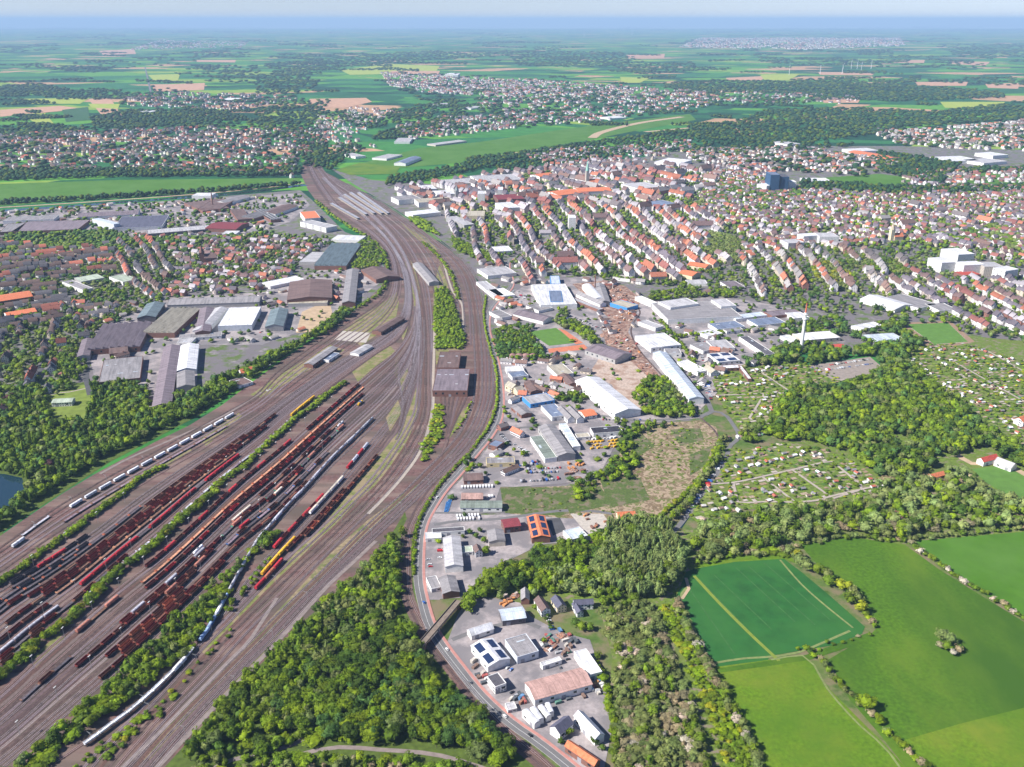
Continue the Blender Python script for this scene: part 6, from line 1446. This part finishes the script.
hedge([(722, 440), (716, 462), (704, 478), (694, 495), (684, 510), (668, 524), (655, 530)], 12, 6.5, 'the willows beside the lane', [('t', 'grey green', 4), ('t', 'mid green', 2), ('l', 'bright green', 1)], (7, 11), (7, 11))
wood([(632, 398), (645, 380), (660, 376), (684, 398), (698, 412), (696, 418), (650, 418), (640, 410)], 8.5, 'the grove above the scrubland', M1, (8, 12), (8, 12), True, .85)
wood([(620, 428), (640, 424), (690, 424), (640, 434), (634, 448), (640, 466), (628, 480), (598, 482), (590, 500), (575, 502), (576, 484), (600, 474), (618, 455)], 8, 'the grove left of the scrubland', M1[:2]+M1[3:4], (6, 11), (6, 10), False, .8)
wood([(500, 489), (560, 488), (640, 490), (700, 470), (718, 442), (690, 425), (640, 440), (600, 480), (500, 512), (650, 518)], 12, 'the low bushes on the scrubland', [('b', 'mid green', 4), ('b', 'pale brown', 3), ('b', 'grey green', 3)], (2, 4.5), (1.5, 3), True, .8)
hedge([(718, 448), (704, 474), (690, 490), (672, 506), (655, 520)], 12, 5, 'the low bushes on the scrubland', M4, (4, 7), (3, 5))
for g_ in GA: wood(g_, 9.5, 'the allotment gardens', [('b', 'mid green', 4), ('b', 'bright green', 2), ('t', 'mid green', 2), ('b', 'yellow green', 2), ('b', 'blossoming pale', .5), ('b', 'dark green', 2)], (2.5, 6), (2.5, 6), True, .62)
wood([(735, 372), (770, 352), (795, 345), (830, 348), (850, 352), (885, 345), (905, 335), (925, 345), (905, 362), (888, 372), (870, 357), (808, 366), (800, 364), (760, 366)], 11, 'the park around the mast', M2, (10, 15), (10, 16), True, .85)
wood([(780, 325), (840, 318), (852, 330), (905, 320), (905, 336), (870, 345), (845, 335), (790, 348), (772, 340)], 12, 'the park around the mast', M2, (9, 14), (9, 14), True, .7)
wood([(850, 385), (905, 360), (930, 378), (900, 372), (870, 384)], 9, 'the big park wood', M1, (8, 12), (8, 12), True, .8)
# left woods
wood([(-60, 408), (0, 402), (16, 392), (30, 388), (46, 392), (46, 405), (50, 425), (84, 424), (94, 402), (96, 380), (120, 384), (150, 392), (148, 412), (165, 402), (200, 390), (240, 370), (290, 348), (312, 336), (345, 310), (352, 314), (330, 332), (285, 356), (250, 380), (210, 406), (180, 422), (150, 436), (118, 452), (90, 468), (60, 486), (30, 508), (8, 522), (-40, 552), (-60, 552), (-40, 530), (14, 508), (26, 490), (24, 478), (4, 472), (-60, 472)], 8.3, 'the wood left of the railway', M1+M2[:3]+[('p', 'mid green', 1.2), ('t', 'copper', .12)], (8, 13), (9, 16), True, .93)
for a, b in ((92, 385), (95, 392), (97, 398), (99, 404), (94, 410), (96, 416), (104, 390), (102, 400), (106, 408), (80, 420), (25, 404), (28, 400), (72, 374), (65, 378)): plant(*P(a, b+6).xy, 'p', 'dark green', 6.5, 18, 'the dark poplars by the lawn')
hedge([(352, 312), (372, 300), (384, 288), (387, 270), (382, 252), (370, 240), (350, 228), (332, 216), (316, 202)], 8, 7, 'the green edge left of the tracks', M1[:3], (6, 10), (5, 9))
wood([(358, 240), (372, 244), (384, 262), (378, 268), (362, 270), (350, 268), (360, 252)], 9, 'the green edge left of the tracks', M1, (8, 12), (7, 11), True, .8)
wood([(436, 292), (447, 288), (452, 300), (460, 325), (466, 345), (460, 350), (448, 348), (436, 350), (434, 320)], 6.2, 'the green island between tracks', M4[:2]+M1[:2], (6, 9), (6, 11), False)
hedge([(423, 243), (436, 255), (447, 268), (455, 285), (458, 300)], 7, 6, 'the green island between tracks', M4, (5, 8), (4, 7))
wood([(433, 405), (442, 405), (445, 425), (440, 440), (430, 455), (421, 466), (421, 450), (430, 430)], 6, 'the bushes below the engine shed', M4, (5, 7), (4, 7), False); hedge([(471, 404), (464, 420), (454, 432)], 2.5, 6, 'the bushes below the engine shed', M4, (3, 5), (2, 4))
wood([(495, 330), (520, 326), (540, 329), (526, 333), (540, 348), (545, 357), (575, 358), (560, 361), (500, 361), (492, 345)], 7.5, 'the trees around the red courts', M2, (7, 11), (7, 11), True, .85)
wood([(548, 320), (575, 322), (594, 335), (600, 345), (590, 345), (578, 335), (562, 328)], 8, 'the trees around the red courts', M1, (8, 12), (8, 12), True, .9)
wood([(558, 295), (566, 290), (576, 298), (566, 318), (556, 318)], 9, 'the trees around the red courts', M1, (7, 11), (7, 11), True, .7)
hedge([(583, 274), (600, 276), (625, 281), (655, 284), (690, 288)], 14, 8, 'the tree line behind the scrapyard', M1[:1]+M2[:2], (8, 12), (8, 12)); wood([(648, 294), (690, 290), (735, 292), (738, 298), (700, 298), (650, 302)], 10, 'the tree line behind the scrapyard', M1, (8, 12), (7, 11), True, .7)
hedge([(660, 322), (668, 330), (676, 338), (682, 348), (692, 362), (700, 374), (706, 384)], 7, 7, 'the avenue beside the white halls', [('t', 'bright green', 2), ('t', 'mid green', 2)], (6, 9), (6, 8)); hedge([(680, 337), (700, 336), (730, 333), (760, 331)], 8, 8, 'the avenue beside the white halls', M1[:2], (7, 10), (6, 9))
wood([(555, 392), (578, 390), (590, 402), (575, 404), (556, 403)], 7.5, 'the grove by the long warehouse', M2[:2], (7, 10), (6, 9), True, .9); plant(*P(617, 424).xy, 't', 'grey green', 12, 11, 'the grove by the long warehouse')
for a, b, d in ((523, 454, 9), (505, 412, 8), (509, 417, 8), (504, 407, 7), (466, 464, 10), (472, 466, 9), (480, 466, 9), (469, 459, 9), (491, 461, 6), (490, 440, 6), (533, 418, 5), (568, 418, 5), (604, 417, 4), (470, 532, 7), (476, 536, 7), (480, 530, 6), (484, 540, 7), (486, 552, 10), (463, 536, 5), (568, 733, 8), (595, 742, 8), (561, 742, 6), (602, 748, 6), (535, 607, 6), (544, 640, 5), (576, 624, 9), (582, 628, 9), (590, 628, 8)): plant(*P(a, b+2).xy, 't', RNG.choice(('mid green', 'bright green', 'dark green')), d, d*.9, 'the yards beside the main road')
wood([(500, 300), (560, 280), (620, 340), (660, 400), (620, 440), (590, 480), (500, 486), (430, 560), (430, 590), (445, 500), (500, 430), (498, 330)], 17, 'the yards beside the main road', M2+M4[:2], (5, 9), (4, 8), True, .25)
wood([(640, 300), (800, 300), (800, 335), (770, 365), (715, 378), (700, 400), (660, 345)], 15, 'the halls below the town', M2, (6, 10), (6, 9), True, .28)
wood([(100, 300), (300, 262), (380, 270), (340, 310), (262, 345), (200, 345), (150, 400), (96, 370)], 16, 'the left factories', M2, (6, 10), (6, 9), True, .35)
wood([(0, 212), (140, 204), (300, 195), (308, 206), (260, 234), (140, 238), (0, 234)], 18, 'the left factories', M2, (8, 12), (7, 11), True, .4)
hedge([(545, 604), (550, 630)], 3, 5, 'the villa gardens', [('b', 'dark green', 1)], (3, 4.5), (3, 4)); hedge([(595, 660), (606, 690), (612, 720), (616, 760)], 5, 6, 'the hedge beside the workshop yard', M4, (5, 8), (4, 7))
# town trees
TT = [('t', 'mid green', 5), ('t', 'dark green', 3), ('t', 'grey green', 2), ('t', 'bright green', 1.5), ('l', 'blue green', 2)]
wood([(445, 212), (520, 175), (640, 166), (700, 170), (740, 172), (800, 190), (900, 195), (1060, 192), (1100, 345), (1024, 345), (900, 320), (800, 310), (740, 298), (640, 284), (560, 275), (500, 262), (455, 236)], 17, 'the town streets', TT, (7, 12), (8, 12), True, .85)
wood([(-80, 240), (60, 246), (160, 240), (300, 236), (340, 240), (300, 262), (290, 280), (170, 296), (100, 330), (62, 395), (-80, 396)], 13, 'the left town', TT, (7, 13), (7, 12), True, .8)
wood([(-80, 236), (0, 236), (110, 232), (140, 240), (250, 236), (290, 232), (240, 240), (140, 248), (60, 252), (-80, 246)], 12, 'the green strip behind the left factories', M2, (9, 13), (9, 13), True, .8)
wood([(60, 345), (84, 342), (88, 375), (70, 392), (58, 390)], 9, 'the left town', M1, (7, 11), (7, 11), True, .7)
wood([(695, 236), (712, 233), (740, 240), (750, 252), (745, 265), (720, 262), (700, 248)], 9, 'the old park in the town', [('t', 'grey green', 1)], (9, 13), (9, 12), True, .95)
wood([(815, 265), (835, 262), (852, 275), (850, 290), (830, 290), (815, 282)], 10, 'the avenue trees of the white terraces', [('t', 'yellow green', 1), ('t', 'grey green', 2)], (9, 13), (9, 12), True, .9)
wood([(842, 258), (900, 262), (930, 272), (900, 275), (850, 268)], 11, 'the avenue trees of the white terraces', [('t', 'grey green', 2), ('t', 'mid green', 1)], (9, 13), (9, 12), True, .8)
wood([(925, 235), (940, 222), (960, 230), (985, 232), (980, 245), (950, 246)], 12, 'the hospital park', M2, (10, 14), (9, 13), True, .9); wood([(980, 228), (1060, 220), (1060, 252), (1010, 252), (985, 244)], 12, 'the hospital park', [('t', 'grey green', 2), ('t', 'mid green', 1)], (10, 14), (9, 13), True, .9)
wood([(700, 188), (735, 182), (765, 188), (745, 200), (710, 202)], 13, 'the park by the glass tower', M2, (10, 14), (9, 13), True, .9); wood([(755, 190), (800, 188), (800, 200), (762, 204)], 13, 'the park by the glass tower', M2, (10, 14), (9, 13), True, .9)
wood([(450, 236), (470, 245), (495, 258), (500, 266), (480, 262), (455, 250)], 9, 'the green edge right of the tracks', M1[:2], (8, 12), (7, 10), True, .9); wood([(408, 213), (430, 224), (440, 236), (425, 232), (410, 222)], 9, 'the green edge right of the tracks', M1[:2], (8, 12), (7, 10), True, .9)
TREES_NEAR = len(TSPEC)
# ---- distant woods, field edges and village trees
FT = [('t', 'blue green', 4), ('t', 'dark green', 3), ('t', 'mid green', 2)]
def far_wood(pxp, keep=1.0, step=(3.2, 1.2), avoid=False):
    """spread evenly over the reading area: clumps grow with distance like groups of crowns"""
    xs = [q[0] for q in pxp]; ys = [q[1] for q in pxp]; y = min(ys)
    while y < max(ys):
        x = min(xs)
        while x < max(xs):
            a, b = x+RNG.uniform(-.5, .5)*step[0], y+RNG.uniform(-.5, .5)*step[1]; x += step[0]
            if RNG.random() > keep or not inside((a, b), pxp): continue
            p = P(a, b); d = dist(p.x, p.y)/F
            if avoid and occ(p.x, p.y): continue
            c = RNG.choice(FT)[1]; v = RNG.uniform(.4, .75); cc = (.045*v, .125*v, .04*v) if c != 'mid green' else tuple(q*v for q in TONE[c]); D = max(11, step[0]*1.5*d)  # distance haze partly put into the colour: far crowns darker, more teal
            TSPEC.append((p.x, p.y, 'far', c, cc, D, RNG.uniform(12, 19), 'far'))
        y += step[1]
for q, k in (([(0, 86), (40, 84), (70, 90), (60, 95), (0, 98)], 1), ([(40, 96), (70, 90), (110, 92), (150, 94), (130, 100), (50, 100)], .8), ([(150, 95), (145, 86), (190, 92), (130, 101)], .4), ([(90, 118), (130, 110), (210, 110), (250, 118), (200, 124), (120, 130), (95, 128)], 1), ([(-20, 130), (30, 124), (90, 128), (60, 140), (-20, 142)], .6),
             ([(265, 64), (330, 58), (400, 52), (500, 52), (512, 56), (440, 60), (360, 66), (300, 73), (265, 68)], 1), ([(256, 75), (300, 72), (320, 84), (300, 95), (256, 95)], .7), ([(380, 133), (420, 124), (455, 112), (470, 116), (430, 130), (395, 140), (372, 140)], 1), ([(310, 108), (350, 112), (380, 118), (400, 110), (450, 100), (470, 108), (420, 118), (370, 130), (330, 122)], .5),
             ([(256, 100), (330, 100), (315, 125), (330, 150), (318, 170), (303, 160), (290, 140), (256, 128)], .55), ([(500, 50), (620, 52), (640, 60), (600, 68), (520, 66)], .9), ([(610, 66), (690, 62), (700, 70), (640, 76)], .8), ([(660, 84), (720, 80), (790, 82), (860, 84), (920, 86), (1000, 92), (1005, 98), (900, 102), (840, 100), (770, 94), (680, 92)], 1),
             ([(790, 80), (850, 78), (870, 84), (920, 76), (918, 82), (860, 88), (800, 90)], .9), ([(768, 110), (840, 108), (930, 112), (1000, 105), (1060, 108), (1060, 118), (990, 122), (900, 128), (870, 136), (800, 144), (740, 142), (690, 140), (690, 130), (725, 126)], .8), ([(560, 150), (620, 142), (680, 135), (730, 128), (740, 136), (690, 150), (620, 158), (560, 166), (500, 172), (480, 168)], .42),
             ([(390, 178), (430, 172), (470, 164), (465, 160), (500, 156), (520, 158), (470, 172), (420, 182), (385, 186)], 1), ([(465, 160), (520, 153), (560, 147), (700, 128), (700, 131), (560, 151), (480, 166)], .9), ([(330, 172), (345, 160), (365, 150), (350, 142), (320, 150), (316, 165)], .6), ([(880, 152), (920, 158), (960, 165), (940, 185), (905, 178), (880, 172), (870, 160)], .9), ([(960, 170), (1060, 166), (1060, 172), (960, 174)], .8),
             ([(800, 182), (905, 188), (1060, 186), (1060, 192), (905, 196), (800, 190)], .8), ([(680, 150), (720, 142), (800, 140), (860, 146), (800, 152), (720, 156)], .35), ([(930, 44), (1060, 44), (1060, 58), (960, 58)], .7), ([(770, 58), (860, 60), (850, 66), (770, 64)], .6), ([(900, 80), (1060, 78), (1060, 84), (1000, 86)], .4), ([(830, 62), (900, 55), (1000, 66), (960, 70)], .25),
             ([(500, 90), (560, 86), (620, 92), (640, 100), (600, 104), (540, 100)], .25), ([(-20, 48), (60, 44), (60, 50), (-20, 54)], .6), ([(20, 62), (60, 66), (110, 68), (100, 74), (20, 68)], .5), ([(60, 64), (210, 50), (260, 54), (140, 70)], .15), ([(200, 50), (250, 52), (250, 58), (205, 57)], .7), ([(200, 66), (260, 66), (260, 84), (205, 82)], .5), ([(700, 92), (760, 96), (840, 100), (760, 108), (700, 106)], .5),
             ([(-20, 172), (100, 170), (300, 168), (300, 176), (100, 178), (-20, 182)], .9), ([(-20, 204), (100, 198), (220, 190), (300, 184), (302, 186), (220, 192), (100, 200), (-20, 206)], 1)):
    far_wood(q, k)
for q, k in (([(-60, 130), (330, 118), (330, 160), (292, 178), (-60, 174)], .3), ([(512, 78), (715, 95), (700, 112), (540, 128), (440, 110), (380, 85), (390, 72)], .27), ([(130, 95), (300, 97), (240, 110), (120, 105)], .3), ([(860, 125), (1060, 116), (1060, 152), (900, 146)], .3), ([(680, 150), (800, 148), (905, 165), (860, 178), (690, 166)], .3), ([(395, 116), (600, 116), (520, 130), (400, 142)], .3)):
    far_wood(q, k, (5, 1.8), True)
for _ in range(330):        # hedgerows and copses across the open farmland
    x, y = RNG.uniform(-60, 1084), 27+100*RNG.random()**1.9; L = RNG.uniform(10, 60); sl_ = RNG.uniform(-.05, .05)
    far_wood([(x, y), (x+L, y+L*sl_), (x+L, y+L*sl_+RNG.uniform(.7, 2.4)), (x, y+RNG.uniform(.8, 2))], .95, (2.6, .8))
print('tree specs', len(TSPEC), 'near', TREES_NEAR)
TLAB = {}
def tvis(s): a, b = px_of(s[0], s[1]); return -8 < a < 1032 and b < 785
inv = sorted([s for s in TSPEC if s[2] != 'far' and tvis(s)], key=lambda s: -(s[5]*s[6])**.5/dist(s[0], s[1]))
trees = [s for s in inv if s[2] != 'bush']; shr_ = [s for s in inv if s[2] == 'bush']
IND = trees[:294]+shr_[:294]; chosen = set(id(s) for s in IND); TL2 = []
for (x, y, k, tone, c, D, Hh, area) in IND:
    bush = k == 'bush'; o = empty('shrub' if bush else 'poplar_tree' if k == 'column' else 'broadleaf_tree', (x, y, .1), RNG.uniform(0, 6.28))
    cz = Hh*(.04 if bush else .16); child('crown', RNG.choice(NEARM[k]), o, c, (0, 0, cz), 0, (D*1.06, D*1.06, Hh-cz)); child('trunk', TRUNK, o, None, scale=(Hh*.045, Hh*.045, Hh*(.25 if bush else .5)))
    tag(o, None, 'shrub' if bush else 'tree', ('shrubs in ' if bush else 'trees in ')+area)
    size = 'small' if (D < 5 if bush else D < 8) else 'large' if (D > 7 if bush else D > 11) else 'medium'
    shape = {'bush': 'shrub', 'column': 'columnar poplar', 'tall': 'oval tree', 'round': 'round tree'}[k]
    TL2.append((o, f'{size} {tone} {shape}', x, y, area))
gr = {}
for o, d, x, y, ar in TL2: gr.setdefault((d, ar), []).append((px_of(x, y), o))
for (d, ar), L in gr.items():
    L.sort(key=lambda q: q[0][1])
    for i, (_, o) in enumerate(L): o['label'] = f'{d} in {ar}' if len(L) == 1 else f'{d} in {ar}, {ordn(i).replace("nearest", "first")} from its top'
rest = [s for s in TSPEC if id(s) not in chosen]
T_ = []; RI = []; RC_ = []
JIT = np.random.default_rng(5)
def addgrp(tm, S):
    if not S: return
    V, F_ = tm; r = np.random.default_rng(len(V)+len(S)); nf = len(F_); sh_ = r.uniform(.8, 1.2, nf)
    T_.append((V, F_, [0]*nf, sh_)); RI.append([(s[0], s[1], .1+s[6]*.06, RNG.uniform(0, 6.28), s[5]*1.08, s[5]*1.08, s[6]*.96) for s in S]); RC_.append([(s[4],) for s in S])
bk = {}
for s in rest:
    d = dist(s[0], s[1])
    if s[2] == 'far': key = ('v', RNG.randrange(5))
    elif not tvis(s) or d > 2300: key = ('f', s[2], RNG.randrange(4)) if d < 3500 else ('v', RNG.randrange(5))
    elif d > 1150 and s[5] < 6: key = ('f', s[2], RNG.randrange(4))
    elif d > 1080: key = ('m', s[2], RNG.randrange(3))
    else: key = ('n', s[2], RNG.randrange(3))
    bk.setdefault(key, []).append(s)
MID2 = {k: [crown_leafy(s*5+i+490, k, 18, 18, .055) for s in range(3)] for i, k in enumerate(('round', 'tall', 'column', 'bush'))}
for key, S in bk.items():
    addgrp({'v': lambda: VFAR[key[1]], 'f': lambda: FARC[key[1]][key[2]], 'm': lambda: MID[key[1]][key[2]], 'n': lambda: MID2[key[1]][key[2]]}[key[0]](), S)
me = batch('distant_trees', T_, (RI, RC_), [LEAFA])
tag(topobj('distant_trees', me), 'masses of trees filling the woods, gardens and far countryside', 'trees', kind='stuff')
print('tree faces', len(me.polygons))
# ---------------------------------------------------------------- the air
mb = MB(); mb.box(-80000, 80000, -4000, 80000, -1, 640)
mh = bpy.data.materials.new('haze'); mh.use_nodes = True; n = mh.node_tree.nodes; n.remove(n['Principled BSDF'])
pv = n.new('ShaderNodeVolumePrincipled'); pv.inputs['Density'].default_value = HAZE_D; pv.inputs['Color'].default_value = (.46, .70, .98, 1); pv.inputs['Anisotropy'].default_value = .0
mh.node_tree.links.new(pv.outputs[0], n['Material Output'].inputs['Volume'])
tag(topobj('haze', mb.mesh('haze', [mh])), kind='stuff')
